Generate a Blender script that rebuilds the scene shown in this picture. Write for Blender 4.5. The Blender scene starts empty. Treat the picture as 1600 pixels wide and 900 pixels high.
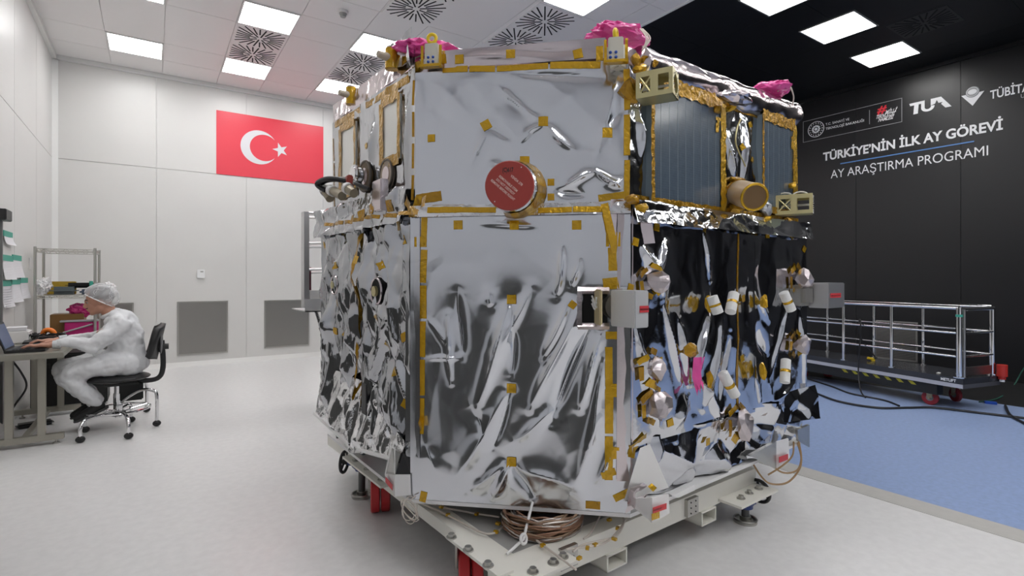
import bpy, bmesh, math, random
import numpy as np
from mathutils import Vector, Matrix
random.seed(7)
S = bpy.context.scene
COL = S.collection
V3 = Vector
# ---------------------------------------------------------------- camera
ANG = math.atan2(560, 820)
FW = V3((math.sin(ANG), math.cos(ANG), 0)); RT = V3((math.cos(ANG), -math.sin(ANG), 0)); UP = V3((0, 0, 1))
CAMH = 1.35; FPX = 820.0; HZ = 436.0
EYE = V3((0, 0, CAMH))
cd = bpy.data.cameras.new('camera'); cam = bpy.data.objects.new('camera', cd); COL.objects.link(cam)
cd.sensor_width = 36; cd.lens = FPX / 1600 * 36; cd.shift_y = -(450 - HZ) / 1600; cd.clip_start = .05
cam.location = EYE; cam.rotation_euler = (math.pi / 2, 0, -ANG)
S.camera = cam
# ---------------------------------------------------------------- world, exposure
w = bpy.data.worlds.new('world'); S.world = w; w.use_nodes = True
w.node_tree.nodes['Background'].inputs[0].default_value = (.8, .85, .9, 1)
w.node_tree.nodes['Background'].inputs[1].default_value = .02
S.view_settings.view_transform = 'Standard'; S.view_settings.look = 'None'
S.view_settings.gamma = 1; S.view_settings.exposure = 0; S.view_settings.use_curve_mapping = False
LAMP_W = 14.6      # emission strength of the ceiling lamps over the white floor
LAMP_B = 13.0      # over the blue floor
# ---------------------------------------------------------------- room numbers
XL, XR, YB, YF, ZC, XS = -1.15, 9.3, 9.54, -5.0, 4.44, 4.93

# ---------------------------------------------------------------- helpers
def ray(px, py): return FW + RT * ((px - 800) / FPX) + UP * ((HZ - py) / FPX)
def hit(px, py, p, n):
    d = ray(px, py); n = V3(n); return EYE + d * ((V3(p) - EYE).dot(n) / d.dot(n))
def onX(px, py, x): return hit(px, py, (x, 0, 0), (1, 0, 0))
def onY(px, py, y): return hit(px, py, (0, y, 0), (0, 1, 0))
def onZ(px, py, z): return hit(px, py, (0, 0, z), (0, 0, 1))
def dep(px, py, z): return EYE + ray(px, py) * z

MATS = {}
def mat(name, col, rough=.5, metal=0., bump=0., bscale=30., coat=0., emit=0., var=0., trans=0., alpha=1., btype='noise', aniso=None, spec=.5, sheen=0.):
    if name in MATS: return MATS[name]
    m = bpy.data.materials.new(name); m.use_nodes = True; nt = m.node_tree; b = nt.nodes['Principled BSDF']
    col = tuple(col) + (1,)
    b.inputs['Base Color'].default_value = col; b.inputs['Roughness'].default_value = rough
    b.inputs['Metallic'].default_value = metal; b.inputs['Coat Weight'].default_value = coat
    b.inputs['Specular IOR Level'].default_value = spec
    b.inputs['Transmission Weight'].default_value = trans; b.inputs['Alpha'].default_value = alpha
    if emit: b.inputs['Emission Color'].default_value = col; b.inputs['Emission Strength'].default_value = emit
    tc = nt.nodes.new('ShaderNodeTexCoord')
    def tex(kind, scale):
        mp = nt.nodes.new('ShaderNodeMapping')
        if aniso: mp.inputs['Scale'].default_value = aniso
        nt.links.new(tc.outputs['Object'], mp.inputs[0])
        t = nt.nodes.new('ShaderNodeTexVoronoi' if kind == 'voronoi' else 'ShaderNodeTexNoise')
        t.inputs['Scale'].default_value = scale
        nt.links.new(mp.outputs[0], t.inputs['Vector']); return t
    if bump:
        t = tex(btype, bscale)
        if btype == 'noise': t.inputs['Detail'].default_value = 4
        bp = nt.nodes.new('ShaderNodeBump'); bp.inputs['Strength'].default_value = bump; bp.inputs['Distance'].default_value = .02
        nt.links.new(t.outputs[0], bp.inputs['Height']); nt.links.new(bp.outputs[0], b.inputs['Normal'])
    if var:
        t = tex('noise', bscale * .35); t.inputs['Detail'].default_value = 5
        r = nt.nodes.new('ShaderNodeValToRGB'); r.color_ramp.elements[0].position = .35; r.color_ramp.elements[1].position = .65
        r.color_ramp.elements[0].color = tuple(c * (1 - var) for c in col[:3]) + (1,)
        r.color_ramp.elements[1].color = tuple(min(1, c * (1 + var)) for c in col[:3]) + (1,)
        nt.links.new(t.outputs[0], r.inputs[0]); nt.links.new(r.outputs[0], b.inputs['Base Color'])
    MATS[name] = m; return m

class MB:
    def __init__(s): s.v = []; s.f = []
    def add(s, vs, fs):
        o = len(s.v); s.v += [V3(v) for v in vs]; s.f += [tuple(i + o for i in f) for f in fs]; return s
    def box(s, c, sz, rz=0., M=None, bev=0.):
        x, y, z = sz[0] / 2, sz[1] / 2, sz[2] / 2
        if bev:
            b = min(bev, x * .9, y * .9, z * .9); pts = []; fs = []
            bm = bmesh.new(); bmesh.ops.create_cube(bm, size=1)
            for v in bm.verts: v.co = V3((v.co.x * 2 * x, v.co.y * 2 * y, v.co.z * 2 * z))
            bmesh.ops.bevel(bm, geom=bm.edges[:], offset=b, segments=2, affect='EDGES')
            bm.verts.index_update(); pts = [v.co.copy() for v in bm.verts]; fs = [[v.index for v in f.verts] for f in bm.faces]; bm.free()
        else:
            pts = [V3((i, j, k)) for i in (-x, x) for j in (-y, y) for k in (-z, z)]
            fs = [(0, 1, 3, 2), (4, 6, 7, 5), (0, 4, 5, 1), (2, 3, 7, 6), (0, 2, 6, 4), (1, 5, 7, 3)]
        R = M if M is not None else Matrix.Rotation(rz, 3, 'Z')
        return s.add([R @ p + V3(c) for p in pts], fs)
    def b2(s, a, b): # box from corner to corner
        a = V3(a); b = V3(b); return s.box((a + b) / 2, [abs(q) for q in (b - a)])
    def frame(s, d):
        d = d.normalized(); a = V3((0, 0, 1)) if abs(d.z) < .9 else V3((1, 0, 0))
        x = d.cross(a).normalized(); return x, d.cross(x).normalized()
    def tube(s, pts, r, n=10, cap=True, sq=1.0):
        pts = [V3(p) for p in pts]; k = len(pts); rs = r if isinstance(r, (list, tuple)) else [r] * k
        vs = []; x = y = None
        for i, p in enumerate(pts):
            d = (pts[min(i + 1, k - 1)] - pts[max(i - 1, 0)])
            if d.length < 1e-9: d = V3((0, 0, 1))
            d.normalize()
            if x is None: x, y = s.frame(d)
            else:
                x = (x - d * x.dot(d)); x = x.normalized() if x.length > 1e-6 else s.frame(d)[0]; y = d.cross(x)
            for j in range(n):
                a = 2 * math.pi * j / n; vs.append(p + x * (math.cos(a) * rs[i]) + y * (math.sin(a) * rs[i] * sq))
        fs = [(i * n + j, i * n + (j + 1) % n, (i + 1) * n + (j + 1) % n, (i + 1) * n + j) for i in range(k - 1) for j in range(n)]
        if cap: fs += [tuple(range(n))[::-1], tuple(range((k - 1) * n, k * n))]
        return s.add(vs, fs)
    def cyl(s, a, b, r, r2=None, n=16): return s.tube([a, b], [r, r if r2 is None else r2], n)
    def ball(s, c, r, n=12, M=None):
        r = V3((r, r, r)) if not isinstance(r, (tuple, list, Vector)) else V3(r); c = V3(c); vs = []; h = n // 2 + 1
        for i in range(h + 1):
            t = math.pi * i / h
            for j in range(n):
                a = 2 * math.pi * j / n
                p = V3((r.x * math.sin(t) * math.cos(a), r.y * math.sin(t) * math.sin(a), r.z * math.cos(t)))
                vs.append((M @ p if M is not None else p) + c)
        return s.add(vs, [(i * n + j, (i + 1) * n + j, (i + 1) * n + (j + 1) % n, i * n + (j + 1) % n) for i in range(h) for j in range(n)])
    def torus(s, c, ax, R, r, n=28, m=8):
        c = V3(c); x, y = s.frame(V3(ax)); pts = [c + x * R * math.cos(2 * math.pi * i / n) + y * R * math.sin(2 * math.pi * i / n) for i in range(n)]
        vs = []; az = V3(ax).normalized()
        for p in pts:
            e = (p - c).normalized()
            for j in range(m):
                a = 2 * math.pi * j / m; vs.append(p + e * r * math.cos(a) + az * r * math.sin(a))
        return s.add(vs, [(i * m + j, ((i + 1) % n) * m + j, ((i + 1) % n) * m + (j + 1) % m, i * m + (j + 1) % m) for i in range(n) for j in range(m)])
    def prism(s, poly, ext): # planar polygon (3D points) extruded by vector
        ext = V3(ext); n = len(poly); vs = [V3(p) for p in poly] + [V3(p) + ext for p in poly]
        return s.add(vs, [tuple(range(n))[::-1], tuple(range(n, 2 * n))] + [(i, (i + 1) % n, (i + 1) % n + n, i + n) for i in range(n)])
    def ringplate(s, c, x, y, outer, inner, t): # square-ish plate with an opening: lists of (a,b) same length, thickness along x cross y
        c = V3(c); x = V3(x); y = V3(y); nn = x.cross(y).normalized() * t; n = len(outer)
        P = lambda q, o: c + x * q[0] + y * q[1] + o
        vs = [P(q, V3((0, 0, 0))) for q in outer] + [P(q, V3((0, 0, 0))) for q in inner] + [P(q, nn) for q in outer] + [P(q, nn) for q in inner]
        fs = []
        for i in range(n):
            j = (i + 1) % n
            fs += [(i, j, n + j, n + i), (2 * n + i, 3 * n + i, 3 * n + j, 2 * n + j), (i, 2 * n + i, 2 * n + j, j), (n + i, n + j, 3 * n + j, 3 * n + i)]
        return s.add(vs, fs)

ORG = {}
def link(o, parent=None, org=None):
    COL.objects.link(o)
    if parent is not None: o.parent = parent; ORG[o.name] = ORG[parent.name]
    else: ORG[o.name] = V3(org) if org else V3((0, 0, 0))
    return o
def thing(name, label, cat, loc=(0, 0, 0), group=None):
    o = bpy.data.objects.new(name, None); o.empty_display_size = .1; o.location = loc
    link(o, None, loc); o['label'] = label; o['category'] = cat
    if group: o['group'] = group
    return o
def obj(name, mb, m, parent=None, smooth=False, label=None, cat=None, group=None, kind=None, org=None):
    og = ORG[parent.name] if parent is not None else V3(org) if org else V3((0, 0, 0))
    me = bpy.data.meshes.new(name); me.from_pydata([tuple(v - og) for v in mb.v], [], mb.f); me.update()
    me.materials.append(m)
    bm = bmesh.new(); bm.from_mesh(me); bmesh.ops.recalc_face_normals(bm, faces=bm.faces); bm.to_mesh(me); bm.free()
    if smooth:
        me.polygons.foreach_set('use_smooth', [True] * len(me.polygons))
        if smooth != 'all':
            try: me.set_sharp_from_angle(angle=math.radians(38))
            except Exception: pass
    o = bpy.data.objects.new(name, me)
    if parent is None: o.location = og
    link(o, parent, og)
    if label: o['label'] = label
    if cat: o['category'] = cat
    if group: o['group'] = group
    if kind: o['kind'] = kind
    return o
def struct(name, mb, m, parent=None): return obj(name, mb, m, parent, kind=None if parent else 'structure')
def one(name, label, cat, mb, m, smooth=True, group=None): # single-mesh thing, origin at its base centre
    xs = [v.x for v in mb.v]; ys = [v.y for v in mb.v]; zs = [v.z for v in mb.v]
    return obj(name, mb, m, None, smooth, label, cat, group, org=((min(xs) + max(xs)) / 2, (min(ys) + max(ys)) / 2, min(zs)))
def copy_part(src, name, parent, M):
    o = src.copy(); o.name = name; COL.objects.link(o); o.parent = parent; o.matrix_local = M; ORG[o.name] = ORG[parent.name]; return o
def spline(pts, n=8):
    pts = [V3(p) for p in pts]; out = []
    for i in range(len(pts) - 1):
        p0 = pts[max(i - 1, 0)]; p1 = pts[i]; p2 = pts[i + 1]; p3 = pts[min(i + 2, len(pts) - 1)]
        for k in range(n):
            t = k / n; out.append(.5 * ((2 * p1) + (p2 - p0) * t + (2 * p0 - 5 * p1 + 4 * p2 - p3) * t * t + (3 * p1 - p0 - 3 * p2 + p3) * t ** 3))
    return out + [pts[-1]]
def text_mb(body, size=1., bold=0.):
    c = bpy.data.curves.new('t', 'FONT'); c.body = body; c.size = size; c.offset = bold; c.resolution_u = 4
    o = bpy.data.objects.new('t', c); COL.objects.link(o)
    me = bpy.data.meshes.new_from_object(o.evaluated_get(bpy.context.evaluated_depsgraph_get()))
    mb = MB(); mb.add([v.co.copy() for v in me.vertices], [tuple(p.vertices) for p in me.polygons])
    bpy.data.objects.remove(o); bpy.data.curves.remove(c); bpy.data.meshes.remove(me)
    return mb
def text_fit(body, p, xd, yd, width, cap, bold=0., slant=0.):
    """lettering lying on a surface: lower left p, reading direction xd, up yd, total width, capital height"""
    mb = text_mb(body, 1., bold); H = text_mb('H', 1., bold)
    x0 = min(v.x for v in mb.v); x1 = max(v.x for v in mb.v); h = max(v.y for v in H.v)
    xd = V3(xd).normalized(); yd = V3(yd).normalized(); sx = width / (x1 - x0); sy = cap / h
    mb.v = [V3(p) + xd * ((v.x - x0) * sx + slant * v.y * sy) + yd * (v.y * sy) for v in mb.v]; return mb

# ---------------------------------------------------------------- materials
wallw = mat('wall_white', (.70, .69, .67), .35, var=.015, bscale=4)
seamm = mat('seam_white', (.80, .80, .78), .4)
ceilw = mat('ceiling_white', (.86, .84, .83), .45)
wallg = mat('wall_grey', (.68, .69, .71), .5)
wallb = mat('wall_black', (.009, .009, .0105), .36, bump=.02, bscale=60)
ceilb = mat('ceiling_black', (.008, .008, .010), .5)
flw = mat('floor_white', (.76, .75, .745), .28, var=.03, bscale=60, bump=.01)
flb = mat('floor_blue', (.29, .385, .62), .33, var=.07, bscale=90, bump=.01)
flg = mat('floor_strip', (.50, .485, .46), .4, var=.03, bscale=50)
flk = mat('floor_black', (.012, .012, .013), .45)
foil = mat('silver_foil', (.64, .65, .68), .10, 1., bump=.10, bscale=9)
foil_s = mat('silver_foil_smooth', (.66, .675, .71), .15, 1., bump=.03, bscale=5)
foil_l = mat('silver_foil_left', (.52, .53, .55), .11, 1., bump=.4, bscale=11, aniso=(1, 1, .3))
foil_p = mat('pinkish_foil', (.66, .59, .60), .20, 1., bump=.12, bscale=8)
foil_c = mat('crinkled_foil', (.84, .84, .85), .10, 1., bump=.35, bscale=22)
kapton = mat('amber_tape', (.62, .36, .012), .24, .62, bump=.35, bscale=60, coat=.4)
kapt_d = mat('amber_tape_dark', (.44, .235, .012), .26, .6, bump=.5, bscale=50, coat=.3)
black = mat('black_plastic', (.015, .015, .016), .4)
rubber = mat('black_rubber', (.02, .02, .02), .7)
chrome = mat('chrome', (.82, .82, .83), .10, 1.)
steel = mat('brushed_steel', (.50, .49, .46), .32, 1., var=.08, bscale=12, aniso=(1, 1, .15))
alum = mat('aluminium', (.68, .68, .69), .35, .85)
cream = mat('cream_paint', (.80, .78, .71), .4)
greyp = mat('grey_paint', (.36, .355, .34), .45)
whitep = mat('white_paint', (.80, .79, .78), .4)
red = mat('red_wheel', (.55, .025, .03), .4)
redl = mat('red_label', (.62, .05, .06), .5)
blueg = mat('blue_gearbox', (.03, .06, .22), .4)
pink = mat('pink_film', (.90, .10, .42), .25, bump=.4, bscale=25, trans=.15)
yellow = mat('yellow_plastic', (.85, .60, .02), .35)
alod = mat('yellow_chromate', (.62, .56, .30), .35, .75)
papw = mat('paper_white', (.72, .71, .73), .7)
green = mat('green_tape', (.05, .38, .28), .5)
orange = mat('orange_plastic', (.9, .22, .02), .4)
lampm = mat('lamp_glow', (1, 1, 1), .5, emit=LAMP_W)
lampb = mat('lamp_glow_black_side', (1, .99, .97), .5, emit=LAMP_B)
# ================================================================ ROOM
b = MB().b2((XL - .1, YF - .1, -.08), (3.67, YB + .1, 0)); fl = struct('floor', b, flw)
struct('floor_strip', MB().b2((3.67, YF, -.08), (3.85, YB, .003)), flg, fl)
struct('floor_blue', MB().b2((3.85, YF - .1, -.08), (7.55, YB + .1, 0)), flb, fl)
struct('floor_black', MB().b2((7.55, YF - .1, -.08), (XR + .1, YB + .1, 0)), flk, fl)
# back wall of sandwich panels
wb = struct('wall_back', MB().b2((XL - .1, YB + .012, 0), (XR + .1, YB + .12, ZC)), seamm)
xs = [XL, .035, 1.25, 2.47, 3.68, XS]
for i in range(5):
    for z0, z1 in ((.0, 3.02), (3.02, ZC)):
        struct('wall_panel', MB().b2((xs[i] + .004, YB, z0 + .004), (xs[i + 1] - .004, YB + .02, z1 - .004)), wallw, wb)
xs2 = [XS, 6.1, 7.3, 8.5, XR]
for i in range(4): struct('wall_panel', MB().b2((xs2[i] + .003, YB, 0), (xs2[i + 1] - .003, YB + .02, ZC)), wallb, wb)
wl = struct('wall_left', MB().b2((XL - .12, YF, 0), (XL - .012, YB, ZC)), seamm)
y = YB
while y > YF:
    y2 = max(y - 1.2, YF)
    for z0, z1 in ((.0, 3.02), (3.02, ZC)):
        struct('wall_panel', MB().b2((XL - .02, y2 + .004, z0 + .004), (XL, y - .004, z1 - .004)), wallw if y > 3.4 else wallg, wl)
    y = y2
wr = struct('wall_right', MB().b2((XR + .012, YF, 0), (XR + .12, YB, ZC)), flk)
ys = [2.516 + 1.32 * k for k in range(-6, 6)]; ys = [YF] + [q for q in ys if YF < q < YB] + [YB]
for i in range(len(ys) - 1): struct('wall_panel', MB().b2((XR, ys[i] + .003, 0), (XR + .02, ys[i + 1] - .003, ZC)), wallb, wr)
wf = struct('wall_front', MB().b2((XL, YF - .1, 0), (XS, YF, ZC)), wallg)
struct('wall_panel', MB().b2((XS, YF - .1, 0), (XR, YF, ZC)), wallb, wf)
# ceiling
ce = struct('ceiling', MB().b2((XL - .1, YF - .1, ZC + .015), (XR + .1, YB + .1, ZC + .1)), ceilw)
cx = [XL, -.50, .11, .82, 1.43, 2.16, 2.77, 3.51, 4.17, 4.60, XS]
cy = [YB, 8.9, 8.25, 7.07, 6.45, 5.87, 4.63, 4.0, 2.8, 1.6, .4, -.8, -2., -3.2, -4.2, YF]
for i in range(len(cx) - 1):
    for j in range(len(cy) - 1):
        struct('ceiling_panel', MB().b2((cx[i] + .003, cy[j + 1] + .003, ZC), (cx[i + 1] - .003, cy[j] - .003, ZC + .02)), ceilw, ce)
bx = [XS, 6.0, 7.33, 8.66, XR]
for i in range(4):
    for j in range(-4, 8):
        struct('ceiling_panel', MB().b2((bx[i] + .002, j * 1.33 + .35 + .002, ZC - .002), (bx[i + 1] - .002, (j + 1) * 1.33 + .35 - .002, ZC + .02)), ceilb, ce)
# coves
struct('trim_1', MB().b2((XL, YB - .05, ZC - .06), (XS, YB + .01, ZC)), seamm)
struct('trim_2', MB().b2((XL - .01, YF, ZC - .06), (XL + .05, YB, ZC)), seamm)
struct('trim_3', MB().prism([(XL, YB - .06, 0), (XL + .06, YB, 0), (XL, YB, 0)], (0, 0, ZC)), seamm)
struct('trim_4', MB().b2((XS - .03, YF, ZC - .012), (XS, YB, ZC)), seamm)
struct('baseboard_back', MB().prism([(XL, YB, 0), (XL, YB - .05, 0), (XL, YB, .07)], (XS - XL, 0, 0)), wallw)
struct('baseboard_left', MB().prism([(XL, YF, 0), (XL + .05, YF, 0), (XL, YF, .07)], (0, YB - YF, 0)), wallw)
struct('trim_5', MB().b2((XR - .04, YF, ZC - .05), (XR, YB, ZC)), wallb)

# ---- ceiling lamps
def lamp(x0, x1, y0, y1, label, m, fm, group):
    t = thing('ceiling_light', label, 'light', ((x0 + x1) / 2, (y0 + y1) / 2, ZC - .012), group)
    x, y = (x0 + x1) / 2, (y0 + y1) / 2; a, b_ = (x1 - x0) / 2 + .018, (y1 - y0) / 2 + .018
    sq = lambda p, q: [(-p, -q), (p, -q), (p, q), (-p, q)]
    obj('light_frame', MB().ringplate((x, y, ZC - .012), (1, 0, 0), (0, 1, 0), sq(a, b_), sq(a - .018, b_ - .018), .012), fm, t)
    obj('diffuser', MB().b2((x0, y0, ZC - .008), (x1, y1, ZC)), m, t)
CXS = [(-.48, .09), (.84, 1.41), (2.18, 2.75), (3.57, 4.15)]
names = {0: 'nearest the left wall', 1: 'above the red flag', 2: 'left of the spacecraft top', 3: 'over the spacecraft top'}
for j, (y0, where) in enumerate([(8.28, 'next to the back wall'), (6.48, 'second row from the back wall'), (4.03, 'third row from the back wall'), (1.6, 'added out of view over the camera side'), (-.8, 'added unseen behind the camera'), (-3.2, 'added unseen far behind the camera')]):  # rows on the camera side are unseen, added for illumination
    for i, (x0, x1) in enumerate(CXS):
        if j == 1 and i == 3: continue
        if i == 0 and j > 2: continue
        if j == 0 and i == 3: continue
        if i == 3 and j == 2: lb = 'square white ceiling light directly over the spacecraft beside the black ceiling'
        else: lb = 'square white ceiling light ' + names[i] + ', ' + where
        lamp(x0, x1, y0, y0 + .57, lb, lampm, seamm, 'lights in the white ceiling')
for i, (x0, x1) in enumerate([(5.36, 5.95), (6.66, 7.26), (8.02, 8.62)]):
    for j, y0 in enumerate([2.77, .4, -1.4, -3.2]):  # rows after the first are out of view, set for light and reflections
        lb = 'square light in the black ceiling, ' + ['nearest the white ceiling', 'middle of the row', 'nearest the lettered wall'][i] + ['', ', added out of view beside the camera', ', added unseen behind the camera', ', at the front wall'][j]
        lamp(x0, x1, y0, y0 + .6, lb, lampb, greyp, 'lights in the black ceiling')
# ---- swirl air diffusers
slotm = mat('slot_black', (.012, .012, .012), .8)
slots = {}
def diffuser(x, y0, n, w, label, fm, sm):
    t = thing('air_diffuser', label, 'vent', (x, y0, ZC - .01), 'air diffusers in the ceiling')
    obj('face_plate', MB().b2((x - w / 2, y0, ZC - .008), (x + w / 2, y0 + w * n, ZC)), fm, t)
    for q in range(n):
        for k in range(24):
            a = 2 * math.pi * (k + .5) / 24; c, s = math.cos(a), math.sin(a)
            ro = min(w * .46 / max(abs(c), abs(s)), w * .57); ri = w * (.07 if k % 3 == 0 else .20) 
            key = (k, w, sm.name)
            L = ro - ri; 
            if key not in slots:
                me_b = MB().box(ORG[t.name], (L, .0165, .004))
                o = obj('slot', me_b, sm, t); slots[key] = o
            else: o = copy_part(slots[key], 'slot', t, Matrix.Identity(4))
            o.matrix_local = Matrix.Translation(V3((c * (ro + ri) / 2, (q + .5) * w + s * (ro + ri) / 2, -.0003 + .001))) @ Matrix.Rotation(a, 4, 'Z')
diffuser(1.125, 7.09, 2, .585, 'white swirl air diffuser of two stars above the red flag', ceilw, slotm)
diffuser(2.465, 7.09, 2, .585, 'white swirl air diffuser just left of the spacecraft top', ceilw, slotm)
diffuser(2.475, 4.66, 2, .60, 'white swirl air diffuser at top centre with yellow lifting ring below', ceilw, slotm)
diffuser(3.87, 4.66, 2, .62, 'white swirl air diffuser rising behind the spacecraft top beside the big lamp', ceilw, slotm)
for o in [diffuser(7.67, 2.12, 1, .6, 'black swirl air diffuser in the black ceiling', mat('diffuser_black', (.02, .02, .023), .4), slotm)]: pass
# smoke detector
p = onZ(536, 20, ZC - .02); t = thing('smoke_detector', 'small round white smoke detector on the ceiling', 'detector', (p.x, p.y, ZC - .06))
obj('base', MB().cyl((p.x, p.y, ZC), (p.x, p.y, ZC - .03), .06, n=24), whitep, t, True)
obj('sensor_head', MB().cyl((p.x, p.y, ZC - .03), (p.x, p.y, ZC - .07), .045, .03, n=20), greyp, t, True)

# ---- flag
def wy(px, py): return onY(px, py, YB)
a = wy(338, 272); c = wy(505, 198); x0, x1 = a.x, c.x
z0 = (wy(338, 272).z + wy(505, 288).z) / 2; z1 = (wy(338, 172).z + wy(505, 176.5 + 22).z) / 2
t = thing('flag', 'red flag with white crescent and star on the white back wall', 'flag', ((x0 + x1) / 2, YB, z0))
flagm = mat('flag_red', (.78, .045, .075), .35)
obj('cloth', MB().b2((x0, YB - .010, z0), (x1, YB - .001, z1)), flagm, t)
fh = z1 - z0; fw = x1 - x0; fy = YB - .014
mc = wy(405, 230); mc = V3((mc.x, fy, (z0 + z1) / 2)); Ro = fh * .275; Ri = fh * .215; off = fh * .075
poly = []
cosA = (off ** 2 + Ro ** 2 - Ri ** 2) / (2 * off * Ro); A = math.acos(max(-1, min(1, cosA)))
for k in range(41):
    a_ = A + (2 * math.pi - 2 * A) * k / 40; poly.append((mc.x + Ro * math.cos(a_), mc.z + Ro * math.sin(a_)))
B = math.atan2(Ro * math.sin(A), Ro * math.cos(A) - off)
inn = [(mc.x + off + Ri * math.cos(B + (2 * math.pi - 2 * B) * k / 40), mc.z + Ri * math.sin(B + (2 * math.pi - 2 * B) * k / 40)) for k in range(41)]
mb = MB(); mb.add([(q[0], fy, q[1]) for q in poly] + [(q[0], fy, q[1]) for q in inn], [(i, i + 1, 42 + i, 41 + i) for i in range(40)])
obj('crescent', mb, papw, t)
sc = V3((wy(438, 235).x, fy, (z0 + z1) / 2)); r1 = fh * .125; mb = MB(); pts = []
for k in range(10):
    a_ = math.pi + k * math.pi / 5; r_ = r1 if k % 2 == 0 else r1 * .40; pts.append((sc.x + r_ * math.cos(a_), fy, sc.z + r_ * math.sin(a_)))
mb.add([tuple(sc)] + pts, [(0, 1 + i, 1 + (i + 1) % 10) for i in range(10)]); obj('star', mb, papw, t)

# ---- wall grilles
def grille_back(px0, px1, py0, py1, label, m):
    a = wy(px0, py1); c = wy(px1, py0 ); zb = wy(px0, py1).z; zt = wy(px0, py0).z
    t = thing('wall_grille', label, 'vent', ((a.x + c.x) / 2, YB, zb), 'return air grilles low on the walls')
    holes = grille_mat(m)
    obj('mesh_plate', MB().b2((a.x + .02, YB - .012, zb + .02), (c.x - .02, YB - .002, zt - .02)), holes, t)
    x, y_ = (a.x + c.x) / 2, (zb + zt) / 2; p, q = (c.x - a.x) / 2, (zt - zb) / 2
    obj('grille_frame', MB().ringplate((x, YB - .002, y_), (1, 0, 0), (0, 0, 1), [(-p, -q), (p, -q), (p, q), (-p, q)], [(-p + .02, -q + .02), (p - .02, -q + .02), (p - .02, q - .02), (-p + .02, q - .02)], .016), steel, t)
def grille_mat(m):
    if 'grille' in MATS: return MATS['grille']
    mm = mat('grille', (.42, .41, .39), .35, .9); nt = mm.node_tree; b = nt.nodes['Principled BSDF']
    tc = nt.nodes.new('ShaderNodeTexCoord'); v = nt.nodes.new('ShaderNodeTexVoronoi'); v.inputs['Scale'].default_value = 62; v.inputs['Randomness'].default_value = 0
    mp = nt.nodes.new('ShaderNodeMapping'); nt.links.new(tc.outputs['Object'], mp.inputs[0]); mp.inputs['Location'].default_value = (0, .004, 0)
    mp.inputs['Rotation'].default_value = (0, .785, 0)
    r = nt.nodes.new('ShaderNodeValToRGB'); r.color_ramp.elements[0].position = .38; r.color_ramp.elements[0].color = (.03, .03, .03, 1); r.color_ramp.elements[1].position = .46; r.color_ramp.elements[1].color = (.34, .33, .31, 1)
    nt.links.new(mp.outputs[0], v.inputs['Vector']); nt.links.new(v.outputs['Distance'], r.inputs[0]); nt.links.new(r.outputs[0], b.inputs['Base Color']); return mm
grille_back(277, 356, 471.5, 556, 'perforated steel wall grille below the white wall sensor', 0)
grille_back(413, 483, 469.5, 544, 'perforated steel wall grille beside the spacecraft, near the ladder rack', 0)
grille_back(150, 209, 474, 565, 'perforated steel wall grille behind the seated worker', 0)
# sensor
p = wy(314, 428); t = thing('wall_sensor', 'small white wall sensor on the back wall', 'sensor', (p.x, YB, p.z - .07))
obj('casing', MB().box((p.x, YB - .016, p.z), (.105, .03, .135), bev=.006), mat('sensor_white', (.88, .88, .88), .3), t)
obj('display', MB().box((p.x + .01, YB - .0325, p.z + .035), (.04, .003, .018)), greyp, t)

# ---- lettering on the right wall
def wx(px, py): return onX(px, py, XR - .006)
lett = mat('lettering_white', (.92, .92, .93), .5); lgrey = mat('lettering_grey', (.38, .38, .39), .5)
XD = (0, -1, 0); YD = (0, 0, 1)
sg = thing('wall_lettering', 'white lettering and logos printed on the black wall', 'sign', (XR, 3.2, 3.0))
def wtext(name, body, a, b_, cap, m, bold=0., slant=0., thick=0):
    A = wx(*a); B_ = wx(*b_); z = (A.z + B_.z) / 2
    return obj(name, text_fit(body, (A.x, A.y, z), XD, YD, A.y - B_.y, cap, bold, slant), m, sg)
def hpx(px, py0, py1): return wx(px, py0).z - wx(px, py1).z
wtext('headline', 'TÜRKİYE’NİN İLK AY GÖREVİ', (1286, 248), (1567, 206), hpx(1287, 236, 248.5), lett, .03)
wtext('subheadline', 'AY ARAŞTIRMA PROGRAMI', (1298, 276), (1544, 246), hpx(1300, 263.5, 276), lett, 0.)
A = wx(1313, 253.5); B_ = wx(1522, 223.5); z = (A.z + B_.z) / 2
obj('blue_rule', MB().b2((XR - .008, A.y, z - .008), (XR - .002, B_.y, z + .008)), mat('rule_blue', (.12, .28, .62), .5), sg)
# ministry box
def wline(mb, ya, za, yb, zb, t=.007):
    d = V3((0, yb - ya, zb - za)); L = d.length; mb.box((XR - .005, (ya + yb) / 2, (za + zb) / 2), (.004, L + t, t) if abs(yb - ya) > abs(zb - za) else (.004, t, L + t))
y0 = wx(1255, 200).y; y1 = wx(1409, 175).y; zt = (wx(1255, 188).z + wx(1409, 156).z) / 2; zb = (wx(1255, 220.5).z + wx(1409, 192.5).z) / 2
mb = MB(); wline(mb, y0, zt, y1, zt); wline(mb, y0, zb, y1, zb); wline(mb, y0, zb, y0, zt); wline(mb, y1, zb, y1, zt)
yd = wx(1358.5, 180).y; hh = zt - zb; wline(mb, yd, zb + hh * .2, yd, zt - hh * .2)
obj('logo_box', mb, lgrey, sg)
ec = wx(1275, 200); ec.z = (zt + zb) / 2; R0 = hh * .36; ec.x = XR - .008
mb = MB(); mb.torus(ec, (1, 0, 0), R0, .006, 40, 6); mb.torus(ec, (1, 0, 0), R0 * .40, .012, 30, 6)
for k in range(16):
    a_ = 2 * math.pi * k / 16; mb.box(ec + V3((0, math.cos(a_), math.sin(a_))) * R0 * .80, (.004, R0 * .11, R0 * .11), M=Matrix.Rotation(a_ + .6, 3, 'X'))
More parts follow.
